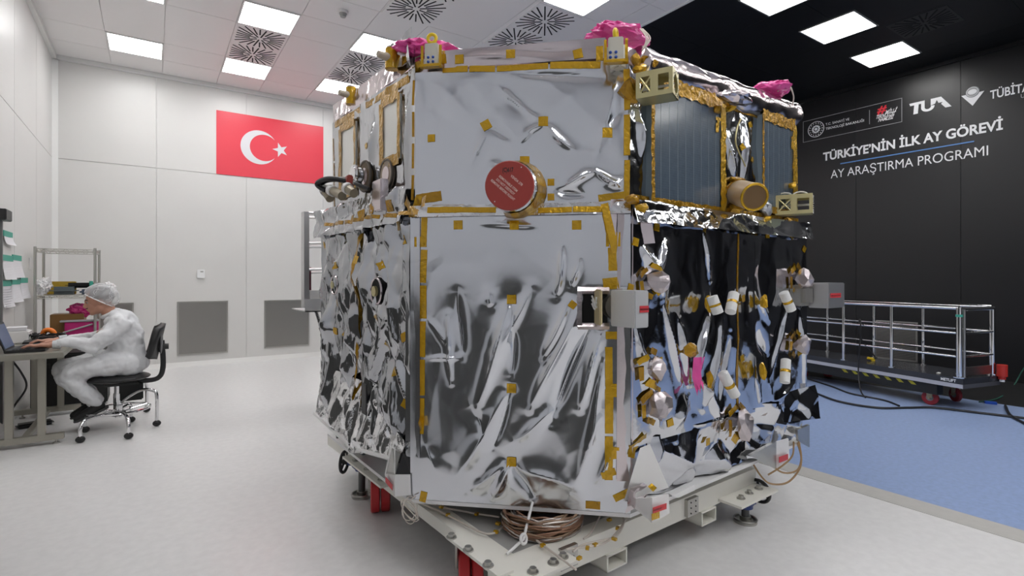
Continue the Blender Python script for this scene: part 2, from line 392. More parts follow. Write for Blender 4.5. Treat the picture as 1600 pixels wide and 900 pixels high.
for k in range(12):
    a_ = 2 * math.pi * k / 12; mb.box(ec + V3((0, math.cos(a_), math.sin(a_))) * R0 * .52, (.004, R0 * .16, R0 * .06), M=Matrix.Rotation(a_, 3, 'X'))
mb.ball(ec, (.003, R0 * .2, R0 * .2)); obj('round_emblem', mb, lett, sg)
ch = hh * .105
wtext('ministry_text', 'T.C. SANAYİ VE', (1290, 195.5), (1327, 188.5), ch, lett, .008)
wtext('ministry_text', 'TEKNOLOJİ BAKANLIĞI', (1290, 202), (1350, 191), ch, lett, .008)
wtext('hash_mark', '#', (1370, 178), (1384, 175), hh * .33, mat('hash_red', (.75, .03, .05), .5), .03, .2)
for body, a_, b_ in (('MİLLİ', (1383, 177.5), (1400, 175)), ('TEKNOLOJİ', (1368, 184.5), (1397, 181)), ('HAMLESİ', (1372, 190), (1395, 186))):
    wtext('slanted_text', body, a_, b_, hh * .15, lett, .02, .35)
# agency wordmark: T U and a star-cut A
A = wx(1421, 170); B_ = wx(1487, 160); zb_ = (wx(1427, 178.5).z + wx(1480, 168).z) / 2; zt_ = (wx(1421, 162).z + wx(1468, 152).z) / 2
W_ = A.y - B_.y; H_ = zt_ - zb_
def wp(u, v): return (XR - .007, A.y - u * W_, zb_ + v * H_)
mb = MB()
mb.prism([wp(0, 1), wp(.02, .78), wp(.12, .78), wp(.10, 0), wp(.21, 0), wp(.23, .78), wp(.30, .78), wp(.30, 1)][::-1], (-.003, 0, 0))
uo = []; ui = []
for k in range(17):
    a_ = math.pi + math.pi * k / 16; uo.append((.45 + .16 * math.cos(a_), .38 + .38 * math.sin(a_))); ui.append((.45 + .075 * math.cos(a_), .40 + .20 * math.sin(a_)))
uo = [(.29, 1)] + uo + [(.61, .42)]; ui = [(.375, 1)] + ui + [(.525, .42)]
for i in range(len(uo) - 1): mb.prism([wp(*uo[i]), wp(*uo[i + 1]), wp(*ui[i + 1]), wp(*ui[i])], (-.003, 0, 0))
mb.prism([wp(.52, 1), wp(.76, 1), wp(1, 0), wp(.86, 0), wp(.76, .40), wp(.80, .52), wp(.70, .52), wp(.66, .80), wp(.62, .52), wp(.52, .44)], (-.003, 0, 0))
obj('wordmark', mb, lett, sg)
# triangle and globe emblem
tl = wx(1502, 150); tr = wx(1538, 142); bt = wx(1519, 165.5); 
zz = (tl.z + tr.z) / 2; mb = MB().prism([(XR - .006, tl.y, zz), (XR - .006, tr.y, zz), (XR - .006, (tl.y + tr.y) / 2, bt.z)], (-.003, 0, 0)); obj('triangle_emblem', mb, lett, sg)
gc = V3((XR - .012, (tl.y + tr.y) / 2, zz + .02)); r0 = (tl.y - tr.y) * .27
obj('globe_ring', MB().ball(gc, (.006, r0 * 1.12, r0 * 1.12), 24), lgrey, sg)
mb = MB(); mb.torus(gc - V3((.008, 0, 0)), (1, 0, 0), r0 * .92, r0 * .05, 30, 6); mb.ball(gc - V3((.006, 0, 0)), (.006, r0 * .75, r0 * .55), 20); obj('globe_emblem', mb, lett, sg)
wtext('institute_text', 'TÜBİTAK', (1547, 154.5), (1622, 139), hpx(1549, 142, 155), lett, .018)
wtext('institute_text', 'UZAY', (1595, 153), (1622, 148), .05, lgrey, .01)
# vent in black wall behind the cart
a = wx(1367, 500); c = wx(1434, 506); 
t = thing('wall_grille', 'perforated steel wall grille on the black wall behind the platform cart', 'vent', (XR, (a.y + c.y) / 2, .15), 'return air grilles low on the walls')
zt = a.z; p, q = (a.y - c.y) / 2, (zt - .12) / 2
obj('mesh_plate', MB().b2((XR - .012, a.y - .02, .14), (XR - .002, c.y + .02, zt - .02)), grille_mat(0), t)
obj('grille_frame', MB().ringplate((XR - .001, (a.y + c.y) / 2, .12 + q), (0, -1, 0), (0, 0, 1), [(-p, -q), (p, -q), (p, q), (-p, q)], [(-p + .02, -q + .02), (p - .02, -q + .02), (p - .02, q - .02), (-p + .02, q - .02)], .016), steel, t)
for yy_, lb_ in ((-1.6, 'added dark grey cabinet for foil reflections, unseen behind the camera'), (2.65, 'added dark grey cabinet for foil reflections, out of view nearest the work table')):  # unseen dark cabinets added to put dark reflections in the foil
    t = thing('reflection_cabinet', lb_, 'cabinet', (-.9, yy_, 0)); dk = mat('cabinet_grey', (.07, .07, .066), .5)
    obj('cabinet_body', MB().box((-.92, yy_, .60), (.40, 1.9, 1.1), bev=.01), dk, t)
    for k in range(3): obj('door', MB().box((-.715, yy_ - .62 + k * .62, .60), (.012, .60, 1.05), bev=.004), dk, t)
    obj('plinth', MB().box((-.92, yy_, .025), (.36, 1.8, .05)), black, t)
# dark cabinet out of frame at the left wall (added so the foil mirrors something dark)
t = thing('reflection_cabinet', 'added dark grey cabinet for foil reflections, unseen beside the camera', 'cabinet', (-.9, .2, 0))
dk = mat('cabinet_grey', (.05, .05, .047), .5)
obj('cabinet_body', MB().box((-.92, .25, .60), (.40, 1.5, 1.1), bev=.01), dk, t)
for k in range(3): 
    d = obj('door', MB().box((-.715, -.25 + k * .5, .60), (.012, .48, 1.05), bev=.004), dk, t)
    obj('handle', MB().box((-.70, -.07 + k * .5, .75), (.02, .02, .12)), steel, d)
obj('plinth', MB().box((-.92, .25, .025), (.36, 1.44, .05)), black, t)
# ================================================================ SPACECRAFT
class Panel:
    """foil blanket stretched over a planar quad; crumples are convex/concave folded facets plus individual folds"""
    def __init__(s, name, BL, BR, TR, TL, m, parent, res=.009, crumple=(), folds=(), seed=1, fade=.04, thick=0, label=None, dent=(), edge=0.35, rag=0.):
        s.P = V3(BL); BR, TR, TL = V3(BR), V3(TR), V3(TL)
        s.U = (BR - s.P).normalized(); N = s.U.cross(TL - s.P).normalized(); s.N = N; s.V = N.cross(s.U)
        loc = lambda q: ((V3(q) - s.P).dot(s.U), (V3(q) - s.P).dot(s.V))
        s.c = [loc(q) for q in (BL, BR, TR, TL)]
        s.W = s.c[1][0]; s.H = max(s.c[2][1], s.c[3][1]); s.fade = fade; s.edge = edge
        s.folds = [(s.pix(f[0], f[1]), s.pix(f[2], f[3]), f[4], f[5]) for f in folds]
        s.dent = [(s.pix(d[0], d[1]), d[2], d[3]) for d in dent]
        rs = np.random.RandomState(seed); s.cr = []
        for cell, slope, ax, ay in crumple:
            u0, u1, v0, v1 = -.3 / ax, (s.W + .3) / ax, -.3 / ay, (s.H + .3) / ay
            sets = []
            for q in range(2):
                gx, gy = np.meshgrid(np.arange(u0, u1, cell), np.arange(v0, v1, cell))
                pts = np.stack([gx.ravel(), gy.ravel()], 1) + rs.uniform(-.5, .5, (gx.size, 2)) * cell * 1.3
                sets.append(pts)
            s.cr.append((sets, cell, slope, ax, ay))
        nu = max(4, int(s.W / res)); nv = max(4, int(s.H / res))
        S_, T_ = np.meshgrid(np.linspace(0, 1, nu + 1), np.linspace(0, 1, nv + 1)); S_ = S_.ravel(); T_ = T_.ravel()
        c = np.array(s.c)
        uv = ((1 - S_) * (1 - T_))[:, None] * c[0] + (S_ * (1 - T_))[:, None] * c[1] + (S_ * T_)[:, None] * c[2] + ((1 - S_) * T_)[:, None] * c[3]
        if rag:
            e = np.clip(1 - T_ / .05, 0, 1); uv[:, 1] += e * rag * (np.interp(uv[:, 0], np.arange(-.2, s.W + .3, .05), rs.uniform(-1, 1, len(np.arange(-.2, s.W + .3, .05)))))
        s.bias = 0.; ff_, s.folds, dd_, s.dent = s.folds, [], s.dent, []; s.bias = float(np.mean(s.h(uv[::7, 0], uv[::7, 1]))); s.folds, s.dent = ff_, dd_
        h = s.h(uv[:, 0], uv[:, 1])
        vs = np.array(s.P)[None] + uv[:, :1] * np.array(s.U)[None] + uv[:, 1:] * np.array(s.V)[None] + h[:, None] * np.array(s.N)[None]
        f = []
        for j in range(nv):
            for i in range(nu):
                a = j * (nu + 1) + i; f.append((a, a + 1, a + nu + 2, a + nu + 1))
        og = np.array(ORG[parent.name]); me = bpy.data.meshes.new(name); me.from_pydata((vs - og).tolist(), [], f); me.update(); me.materials.append(m)
        me.polygons.foreach_set('use_smooth', [True] * len(me.polygons))
        s.o = bpy.data.objects.new(name, me); link(s.o, parent)
        if label: s.o['label'] = label
    def pix(s, px, py):
        q = hit(px, py, s.P, s.N) - s.P; return (q.dot(s.U), q.dot(s.V))
    def h(s, u, v):
        u = np.atleast_1d(np.asarray(u, float)); v = np.atleast_1d(np.asarray(v, float)); h = np.zeros_like(u)
        for sets, cell, slope, ax, ay in s.cr:
            p = np.stack([u / ax, v / ay], 1); d = []
            for pts in sets:
                best = np.full(len(p), 1e9)
                for k in range(0, len(pts), 200):
                    q = pts[k:k + 200]; dd = ((p[:, None, :] - q[None]) ** 2).sum(2).min(1); best = np.minimum(best, dd)
                d.append(best)
            h += (d[1] - d[0]) / cell * slope * min(ax, ay)
        h = h - s.bias
        # edge fade
        c = np.array(s.c); e = np.full(len(u), 9.)
        for i in range(4):
            a, b_ = c[i], c[(i + 1) % 4]; t = (b_ - a) / np.linalg.norm(b_ - a)
            e = np.minimum(e, np.abs(t[0] * (v - a[1]) - t[1] * (u - a[0])))
        g = np.clip(e / max(s.fade, 1e-4), 0, 1); h *= s.edge + (1 - s.edge) * g
        for a, b_, w_, d_ in s.folds:
            a = np.array(a); b_ = np.array(b_); L = np.linalg.norm(b_ - a) + 1e-6; t = (b_ - a) / L
            q = (u - a[0]) * t[0] + (v - a[1]) * t[1]; r = (u - a[0]) * -t[1] + (v - a[1]) * t[0]
            x = np.clip(q / L, 0, 1); over = np.maximum(np.maximum(-q, q - L), 0)
            r = r + .25 * w_ * np.sin(x * 5 + a[0] * 30)
            h += d_ * np.sin(np.pi * np.clip(x, .04, .96)) ** .7 * np.exp(-(np.abs(r) / w_) ** 1.15) * np.exp(-(over / w_) ** 2) * g
        for (a, r_, d_) in s.dent:
            q = np.hypot(u - a[0], v - a[1]); h += d_ * np.exp(-(q / r_))
        return h
    def at(s, u, v, off=.002): return s.P + s.U * u + s.V * v + s.N * (float(s.h(u, v)[0]) + off)
    def tape(s, px1, py1, px2, py2, w=.022, m=None, name='tape_strip', seg=None, off=.002):
        a = np.array(s.pix(px1, py1)); b_ = np.array(s.pix(px2, py2)); return s.tape_uv(a, b_, w, m, name, off)
    def tape_uv(s, a, b_, w=.022, m=None, name='tape_strip', off=.002):
        a = np.array(a, float); b_ = np.array(b_, float)
        L = np.linalg.norm(b_ - a); t = (b_ - a) / max(L, 1e-6); n = np.array([-t[1], t[0]])
        k = max(2, int(L / .014)); uu = []; 
        for i in range(k + 1):
            for j in (-.5, 0, .5):
                q = a + t * L * i / k + n * w * (j + random.uniform(-.02, .02)); uu.append(q)
        uu = np.array(uu); h = s.h(uu[:, 0], uu[:, 1]) + off
        # the tape bridges the finest wrinkles
        mb = MB(); vs = [s.P + s.U * float(q[0]) + s.V * float(q[1]) + s.N * float(hh) for q, hh in zip(uu, h)]
        vb = [p - s.N * .004 for p in vs]; n0 = len(vs)
        fs = [(i * 3 + j, i * 3 + j + 1, i * 3 + j + 4, i * 3 + j + 3) for i in range(k) for j in range(2)]
        mb.add(vs, fs)
        return obj(name, mb, m or kapton, s.o, 'all')
    def sq(s, px, py, w=.032, rot=0., m=None, h=None):
        a = np.array(s.pix(px, py)); L = (h or w); d = np.array([math.cos(rot), math.sin(rot)]) * L / 2
        return s.tape_uv(a - d, a + d, w, m, 'tape_square', .003)
def run(pn, pts, w=.022, gap=.012, m=None, seglen=.16):
    """a seam closed with lengths of tape: list of pixel points"""
    for i in range(len(pts) - 1):
        a = np.array(pn.pix(*pts[i])); b_ = np.array(pn.pix(*pts[i + 1])); L = np.linalg.norm(b_ - a); k = max(1, round(L / seglen))
        for q in range(k):
            j = random.uniform(-.0025, .0025); 
            t0 = q / k + gap / 2 / L; t1 = (q + 1) / k - gap / 2 / L
            n = np.array([-(b_ - a)[1], (b_ - a)[0]]) / L
            pn.tape_uv(a + (b_ - a) * t0 + n * j, a + (b_ - a) * t1 - n * j, w * random.uniform(.92, 1.08), m)

sc = thing('spacecraft', 'large faceted silver foil spacecraft with amber tape on a cream wheeled stand', 'spacecraft', (2.3, 2.6, .33))
A_, B_, C_, D_ = V3((.95, 2.20, 0)), V3((1.655, 1.54, 0)), V3((3.25, 1.61, 0)), V3((.88, 3.45, 0))
C2, D2, E2, E3 = V3((3.88, 2.28, 0)), V3((1.52, 4.13, 0)), V3((3.1, 4.2, 0)), V3((3.82, 3.55, 0))
ZB, ZJ, ZT, ZP = .365, 1.675, 2.285, 2.375
z = lambda v, h: V3((v.x, v.y, h))
a_, b_u, c_u, d_u = V3((.978, 2.21, 0)), V3((1.668, 1.565, 0)), V3((3.17, 1.635, 0)), V3((.915, 3.31, 0))
cen = V3((2.35, 2.85, 0))
def inset(v, k): return v + (cen - v).normalized() * k
lowr = [A_, B_, C_, C2, E3, E2, D2, D_]; uppr = [a_, b_u, c_u, C2 + V3((-.08, .02, 0)), E3 + V3((-.08, -.02, 0)), E2, D2, d_u]
darkm = mat('inner_black', (.02, .02, .022), .6)
def shell(pts, z0, z1, k): return MB().prism([z(inset(p, k), z0) for p in pts], (0, 0, z1 - z0))
obj('core_body', shell(lowr, ZB + .01, ZJ, .16), darkm, sc)
obj('core_body_upper', shell(uppr, ZJ - .01, ZP - .04, .10), darkm, sc)
# ---------------- front (facet) upper blanket
fu = Panel('foil_blanket', z(a_, ZJ), z(b_u, ZJ), z(b_u, ZT), z(a_, ZT), foil_s, sc, res=.007, seed=3,
    crumple=[(.22, .035, 1, 1), (.07, .010, 1, 1)],
    folds=[(780, 138, 845, 190, .012, .016), (790, 150, 838, 184, .02, -.012), (850, 192, 815, 212, .010, .012), (850, 195, 895, 235, .018, .018),
           (762, 198, 735, 262, .016, .012), (765, 200, 800, 216, .012, -.010), (690, 140, 745, 190, .03, .008),
           (965, 120, 930, 250, .02, .016), (985, 150, 950, 200, .02, -.014), (880, 290, 930, 268, .012, .024), (930, 268, 970, 292, .010, .024),
           (870, 298, 915, 306, .014, -.02), (800, 112, 940, 122, .012, -.012), (660, 120, 655, 190, .02, .008), (830, 205, 812, 225, .01, .008),
           (760, 255, 800, 262, .012, .010), (940, 290, 985, 280, .02, .01)])
for q in ((759.5, 195.5, .5), (849, 190, .0), (674, 216, 0), (949, 208, 0), (820, 252, 0)): fu.sq(q[0], q[1], .042 if q[0] > 700 else .034, q[2])
fu.sq(861, 285, .03, 1.57); fu.sq(861, 308, .03, 1.57)
run(fu, [(690, 108.5), (775, 107.5), (858, 103), (940, 100.5)], .028, .008)
run(fu, [(979.5, 104), (979.5, 318)], .026, .02, seglen=.17)
run(fu, [(646, 120), (645, 318)], .012, .03, m=kapt_d)
run(fu, [(676, 324.5), (775, 326)], .026, .0); run(fu, [(842, 327), (940, 325)], .026, .004)
fu.tape(652, 312, 690, 306, .045, kapt_d); fu.tape(655, 306, 650, 324, .03); fu.tape(935, 310, 980, 304, .03)
# ---------------- front lower blanket
ff = [(700, 490, 705, 600, .012, .022), (715, 455, 720, 560, .02, -.02), (800, 470, 745, 640, .026, .034), (802, 478, 800, 590, .016, -.020), (830, 445, 780, 560, .02, .018),
      (880, 380, 870, 465, .016, .024), (905, 400, 895, 450, .016, .018), (890, 470, 850, 560, .018, .026), (905, 480, 830, 640, .022, .034),
      (925, 500, 860, 660, .02, -.034), (940, 520, 905, 640, .016, .030), (945, 560, 920, 700, .018, .022), (800, 610, 700, 760, .05, .028),
      (800, 610, 770, 700, .016, -.018), (870, 640, 800, 690, .03, .02), (799, 722, 770, 778, .016, .026), (799, 722, 835, 780, .020, -.020),
      (799, 722, 730, 765, .03, .016), (799, 724, 900, 765, .04, .020), (945, 640, 890, 770, .03, .022), (750, 350, 840, 353, .008, .010), (760, 455, 770, 480, .02, .012),
      (670, 500, 700, 540, .012, .012), (668, 560, 720, 560, .008, .010), (665, 690, 690, 770, .04, .02), (960, 700, 930, 760, .02, .02), (735, 630, 760, 690, .03, -.014)]
def mirrored(q): return q
fl_ = Panel('foil_blanket', z(A_, ZB), z(B_, ZB), z(B_, ZJ - .01), z(A_, ZJ - .01), foil_s, sc, res=.0065, seed=11, folds=ff,
    crumple=[(.26, .030, 1, 1.3), (.085, .010, 1, 1.6)], dent=[(799, 468, .03, -.02), (799, 607, .03, -.02), (799, 722, .03, -.02)])
for q in ((716, 351.5), (804, 352), (901, 351.5), (799, 468), (799, 607), (799, 722)): fl_.sq(q[0], q[1], .040)
fl_.sq(895, 476, .03, .9)
run(fl_, [(663, 332), (660, 500), (657, 680)], .030, .012, seglen=.19); fl_.tape(663, 768, 660, 784, .03)
run(fl_, [(947, 332), (957, 385), (957, 425)], .034, .01); fl_.sq(958, 374, .06); fl_.tape(953, 434, 955, 452, .065); fl_.tape(956, 518, 956, 530, .05)
run(fl_, [(951, 540), (952, 606), (951, 752)], .032, .012, seglen=.19); fl_.sq(957, 610, .055); fl_.sq(958, 707, .05); fl_.tape(940, 742, 962, 736, .03)
fl_.tape(915, 788, 938, 790, .032, kapt_d); fl_.sq(655, 378, .045)
# window to the left of the white thruster cover
def panel_pt(pn, px, py, off): u, v = pn.pix(px, py); return pn.P + pn.U * u + pn.V * v + pn.N * off
q = [panel_pt(fl_, *c, .022) for c in ((911, 504), (949, 505), (949, 458), (911, 458))]
obj('cavity_opening', MB().add(q, [(0, 1, 2, 3)]), mat('cavity_black', (.004, .004, .004), .9), sc)
mb = MB()
for (p, r) in (((906, 458), (906, 504)),): pass
for c0, c1 in (((903, 454), (952, 454)), ((903, 509), (952, 509)), ((906, 452), (906, 511))):
    P, Q = panel_pt(fl_, *c0, .026), panel_pt(fl_, *c1, .026); mb.tube([P, Q], .014, 4)
obj('cavity_rim', mb, foil_p, sc)
# ---------------- join wrap between the two decks on the front
def wrap(p0, p1, z0, z1, out, m, seed, name='foil_wrap', cr=((.05, .06, 1, 1),), parent=sc, slope=0.):
    d = (p1 - p0).normalized(); n = d.cross(V3((0, 0, 1)))
    return Panel(name, z(p0, z0) + n * (out + slope), z(p1, z0) + n * (out + slope), z(p1, z1) + n * out, z(p0, z1) + n * out, m, parent, res=.006, crumple=cr, seed=seed, fade=.01, edge=.8)
w1 = wrap(A_, B_, ZJ - .05, ZJ + .002, .004, foil_c, 5, slope=.014)
run(w1, [(668, 328), (775, 328)], .026, .0); run(w1, [(840, 329), (950, 326)], .026, .004)
# rounded white-pink corner strips
mb = MB()
for v, h0, h1 in ((A_, .42, ZJ), (B_, .62, ZJ + .01)): pass
crn = Panel('corner_strip', z(B_, .50) + V3((-.042, .040, 0)) + V3((-.006, -.006, 0)), z(B_, .50) + V3((.01, -.004, 0)), z(B_, ZJ) + V3((.012, -.004, 0)), z(B_, ZJ) + V3((-.042, .034, 0)), foil_p, sc, res=.006, crumple=[(.03, .03, 1, 3)], seed=8)
cr2 = Panel('foil_wrap', z(B_, ZJ - .19) + V3((-.075, .050, 0)), z(B_, ZJ - .17) + V3((.13, -.020, 0)), z(B_, ZJ + .01) + V3((.10, -.010, 0)), z(B_, ZJ + .01) + V3((-.07, .045, 0)), foil_p, sc, res=.006, crumple=[(.05, .05, 1, 1.5), (.02, .03, 1, 1)], seed=9)
cr2.tape(944, 318, 962, 395, .035)
cr3 = Panel('corner_strip', z(A_, .55) + V3((-.010, .030, 0)), z(A_, .55) + V3((.030, -.036, 0)), z(A_, ZJ - .01) + V3((.030, -.036, 0)), z(A_, ZJ - .01) + V3((-.010, .030, 0)), foil_s, sc, res=.007, crumple=[(.05, .03, 1, 3)], seed=10)
# ---------------- right side lower blankets (two, split by a seam)
def lerp(a, b, t): return a + (b - a) * t
tm = .625
m_ = lerp(B_, C_, tm)
fr = [(1000, 380, 1040, 470, .020, .03), (1035, 470, 1062, 600, .016, .030), (1095, 350, 1112, 440, .014, .022), (1110, 480, 1080, 600, .022, .034), (1130, 500, 1100, 640, .02, .03),
      (1140, 520, 1125, 640, .018, -.03), (1060, 500, 1075, 600, .02, .03), (1000, 540, 1030, 680, .02, .03), (1040, 380, 1025, 420, .016, .03), (990, 480, 1010, 620, .016, .026), (1075, 620, 1040, 700, .03, .03), (1100, 600, 1140, 690, .02, .03)]
r1 = Panel('foil_blanket', z(B_, .64), z(m_, .64), z(m_, ZJ - .01), z(B_, ZJ - .01), foil, sc, res=.007, seed=21, folds=fr,
    crumple=[(.20, .075, 1, 1.9), (.07, .035, 1, 1.4)], fade=.08)
fr2 = [(1165, 360, 1180, 420, .014, .03), (1160, 430, 1200, 500, .02, .03), (1180, 500, 1200, 560, .02, -.03), (1165, 520, 1190, 640, .02, .03), (1230, 470, 1200, 600, .02, .03), (1250, 470, 1255, 640, .02, .03), (1240, 600, 1180, 660, .02, .03)]
r2 = Panel('foil_blanket', z(m_, .66), z(C_, .62), z(C_, ZJ - .01), z(m_, ZJ - .01), foil, sc, res=.008, seed=22, folds=fr2,
    crumple=[(.18, .08, 1, 1.8), (.065, .04, 1, 1.4)], fade=.06)
run(r1, [(1152, 365), (1152, 640)], .018, .0, m=kapt_d, seglen=.3)
for x, y in ((992, 378), (1026, 355), (1100, 358), (985, 450), (1045, 660), (1105, 690)): r1.sq(x, y, .035, random.uniform(-.5, .5))
for x, y in ((1200, 367), (1238, 369), (1257, 389), (1160, 466), (1160, 560)): r2.sq(x, y, .035, random.uniform(-.5, .5))
# lower skirts of the right side, tucked in under the deck
n_in = V3((-.01, .045, 0))
s1 = Panel('foil_skirt', z(B_, ZB + .0) + V3((.02, .05, 0)), z(m_, ZB + .01) + n_in, z(m_, .66) , z(B_, .66) + V3((0, -.01, 0)), foil, sc, res=.007, seed=23,
    crumple=[(.19, .42, 1, 1), (.07, .10, 1, 1)], fade=.03, rag=.006, edge=.7)
s2 = Panel('foil_skirt', z(m_, ZB + .01) + n_in, z(C_, ZB + .02) + V3((-.04, .05, 0)), z(C_, .64), z(m_, .68), foil, sc, res=.008, seed=24,
    crumple=[(.19, .42, 1, 1), (.07, .10, 1, 1)], fade=.03, rag=.006, edge=.7)
s1.tape(985, 705, 1012, 682, .04); s1.sq(987, 707, .04, 1.2)
q = z(C_, .60) + V3((-.07, 0, 0))
s3 = Panel('foil_skirt', q + V3((-.25, -.03, -.06)), q + V3((.02, -.10, -.06)), q + V3((.05, -.03, .12)), q + V3((-.2, -.01, .10)), foil, sc, res=.008, seed=25, crumple=[(.10, .16, 1, 1)], edge=1)
# white underside plate with its bright edge
up = [z(inset(p, -.0 if i in (0, 1) else .04), ZB - .018) for i, p in enumerate([A_, B_, C_ + V3((.02, 0, 0)), C2, E3, E2, D2, D_])]
obj('base_plate', MB().prism(up, (0, 0, .016)), whitep, sc)
# ---------------- right wrap between decks
w2 = wrap(B_, C_, ZJ - .085, ZJ + .01, .012, foil, 31, cr=((.12, .16, 2.2, 1), (.04, .06, 1.3, 1)), slope=.03)
w3 = wrap(b_u, c_u, ZJ + .0, ZJ + .035, .016, kapt_d, 32, 'tape_band', cr=((.04, .14, 1, 1),))
# ---------------- right side upper
ru = Panel('foil_blanket', z(b_u, ZJ + .01), z(c_u, ZJ + .01), z(c_u, ZT - .03), z(b_u, ZT - .02), foil, sc, res=.008, seed=41, crumple=[(.16, .10, 1, 2), (.05, .04, 1, 1.3)],
    folds=[(1130, 200, 1150, 290, .02, .03), (1165, 190, 1160, 300, .016, .03), (1000, 180, 1005, 250, .02, .03)], fade=.03)
def onp(pn, px, py, off): u, v = pn.pix(px, py); return pn.P + pn.U * u + pn.V * v + pn.N * off
cellm = mat('solar_cell', (.085, .115, .15), .22, .0, bump=.04, bscale=120, coat=.8, var=.08); gridm = mat('solar_line', (.08, .11, .14), .4, .3)
cellm.node_tree.nodes['Principled BSDF'].inputs['Coat Roughness'].default_value = .13
def solar(c4, n, off=.028):
    q = [onp(ru, *c, off) for c in c4] # TL TR BR BL
    ztop = (q[0].z + q[1].z) / 2; zbot = (q[2].z + q[3].z) / 2
    xl = (q[0] + q[3]) / 2; xr = (q[1] + q[2]) / 2; L = (xr - xl); L.z = 0; W_ = L.length; L.normalize(); nrm = ru.N
    o = xl.copy(); o.z = zbot; H_ = ztop - zbot
    back = MB().prism([o, o + L * W_, o + L * W_ + UP * H_, o + UP * H_], -nrm * .06); t = obj('solar_panel', back, mat('solar_back', (.20, .26, .30), .4), sc)
    cw = W_ / n; rows = 12; 
    for i in range(n):
        base = o + L * (cw * i + .0015) + nrm * .001
        obj('solar_cell', MB().prism([base, base + L * (cw - .003), base + L * (cw - .003) + UP * H_, base + UP * H_], nrm * .002), cellm, t)
    mb = MB()
    for j in range(1, 48): 
        zz = H_ * j / 48; P = o + UP * zz + nrm * .0032; mb.add([P, P + L * W_, P + L * W_ + UP * .0006, P + UP * .0006], [(0, 1, 2, 3)])
    obj('cell_grid_lines', mb, gridm, t)
    mb = MB()
    for i in range(1, n):
        P = o + L * (cw * i - .001) + nrm * .0034; mb.add([P, P + L * .002, P + L * .002 + UP * H_, P + UP * H_], [(0, 1, 2, 3)])
    obj('bus_lines', mb, mat('bus_line_silver', (.30, .36, .41), .4, .2), t)
    # amber frame of tapes
    def bar(p, d, Lg, wd, m=kapton):
        nn = d.cross(nrm).normalized() * wd; k = max(3, int(Lg / .02)); vs = []
        for i in range(k + 1):
            for s_ in (-.5, 0, .5):
                vs.append(p + d * Lg * i / k + nn * (s_ + random.uniform(-.08, .08)) + nrm * (.006 + random.uniform(0, .006)))
        obj('tape_strip', MB().add(vs, [(i * 3 + j, i * 3 + j + 1, i * 3 + j + 4, i * 3 + j + 3) for i in range(k) for j in range(2)]), m, t, 'all')
    bar(o, UP, H_, .022, kapt_d); bar(o + L * W_, UP, H_, .045); bar(o + UP * H_, L, W_, .07, kapt_d); bar(o, L, W_, .035, kapt_d)
    for (dx, dz_, ww, hh) in ((W_ * .88, H_ * .83, .05, .016), (W_ * .90, H_ * .77, .02, .05), (W_ * .88, H_ * .72, .025, .045)):
        P = o + L * dx + UP * dz_ + nrm * .008; obj('tape_square', MB().add([P, P + L * ww, P + L * ww + UP * hh, P + UP * hh], [(0, 1, 2, 3)]), kapton, t)
    return t
solar([(1010, 130), (1120, 163), (1120, 329), (1010, 318)], 9)
solar([(1183, 180), (1232, 198), (1232, 334), (1183, 328)], 6)
for x, y in ((1150, 275), (1158, 230), (1172, 195), (1174, 250), (1132, 290)): ru.sq(x, y, .03, random.uniform(-.6, .6))
run(ru, [(1000, 120), (1240, 195)], .05, .0, m=kapt_d, seglen=.2)
run(ru, [(1243, 205), (1243, 330)], .02, .01)
# ---------------- left side upper blanket with two white radiators
D_u = d_u
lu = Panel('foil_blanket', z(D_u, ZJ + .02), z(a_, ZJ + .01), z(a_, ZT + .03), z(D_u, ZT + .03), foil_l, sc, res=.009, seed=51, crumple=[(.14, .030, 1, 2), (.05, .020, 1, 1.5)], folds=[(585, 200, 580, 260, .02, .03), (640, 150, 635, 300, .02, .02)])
radm = mat('radiator_white', (.93, .92, .85), .2, coat=.6)
def radiator(c4, off=.006):
    q = [onp(lu, *c, off) for c in c4]; t = obj('radiator_panel', MB().prism(q, -lu.N * .05), radm, sc)
    for i, wd in ((0, .05), (1, .03), (2, .05), (3, .045)):
        a, b_ = q[i], q[(i + 1) % 4]; d = (b_ - a); L = d.length; d.normalize(); nn = d.cross(lu.N).normalized() * wd; k = max(3, int(L / .03)); vs = []
        for j in range(k + 1):
            for s_ in (-.5, 0, .5): vs.append(a + d * L * j / k + nn * (s_ + random.uniform(-.1, .1)) + lu.N * (.004 + random.uniform(0, .005)))
        obj('tape_strip', MB().add(vs, [(j * 3 + s_, j * 3 + s_ + 1, j * 3 + s_ + 4, j * 3 + s_ + 3) for j in range(k) for s_ in range(2)]), kapt_d, t, 'all')
radiator([(599, 163), (626, 146), (626, 247), (599, 258)]); radiator([(534, 203), (557, 189), (557, 296), (534, 306)])
lu.tape(615, 223, 614, 240, .02); lu.sq(537, 214, .025); lu.sq(572, 228, .03, .3); lu.sq(572, 256, .03, 1.2)
run(lu, [(596, 165), (596, 262)], .03, .01, m=kapt_d); run(lu, [(521, 215), (523, 330)], .012, .01, m=kapt_d)
# ports on the left side
def port(px, py, r, pn, m_in, label=None):
    c = onp(pn, px, py, .010); t = obj('port', MB().cyl(c - pn.N * .05, c + pn.N * .004, r, n=28), m_in, sc, True, label=label)
    obj('port_rim', MB().torus(c + pn.N * .002, pn.N, r, .007, 28, 6), mat('port_rim_grey', (.12, .10, .08), .4, .5), t, True)
    obj('port_lining', MB().cyl(c + pn.N * .004, c + pn.N * .007, r * .55, n=20), foil_p, t, True); return c
c1 = port(573, 276, .080, lu, mat('port_brown', (.12, .075, .03), .4, .3)); c2 = port(607, 273, .072, lu, mat('port_tan', (.45, .36, .28), .5))
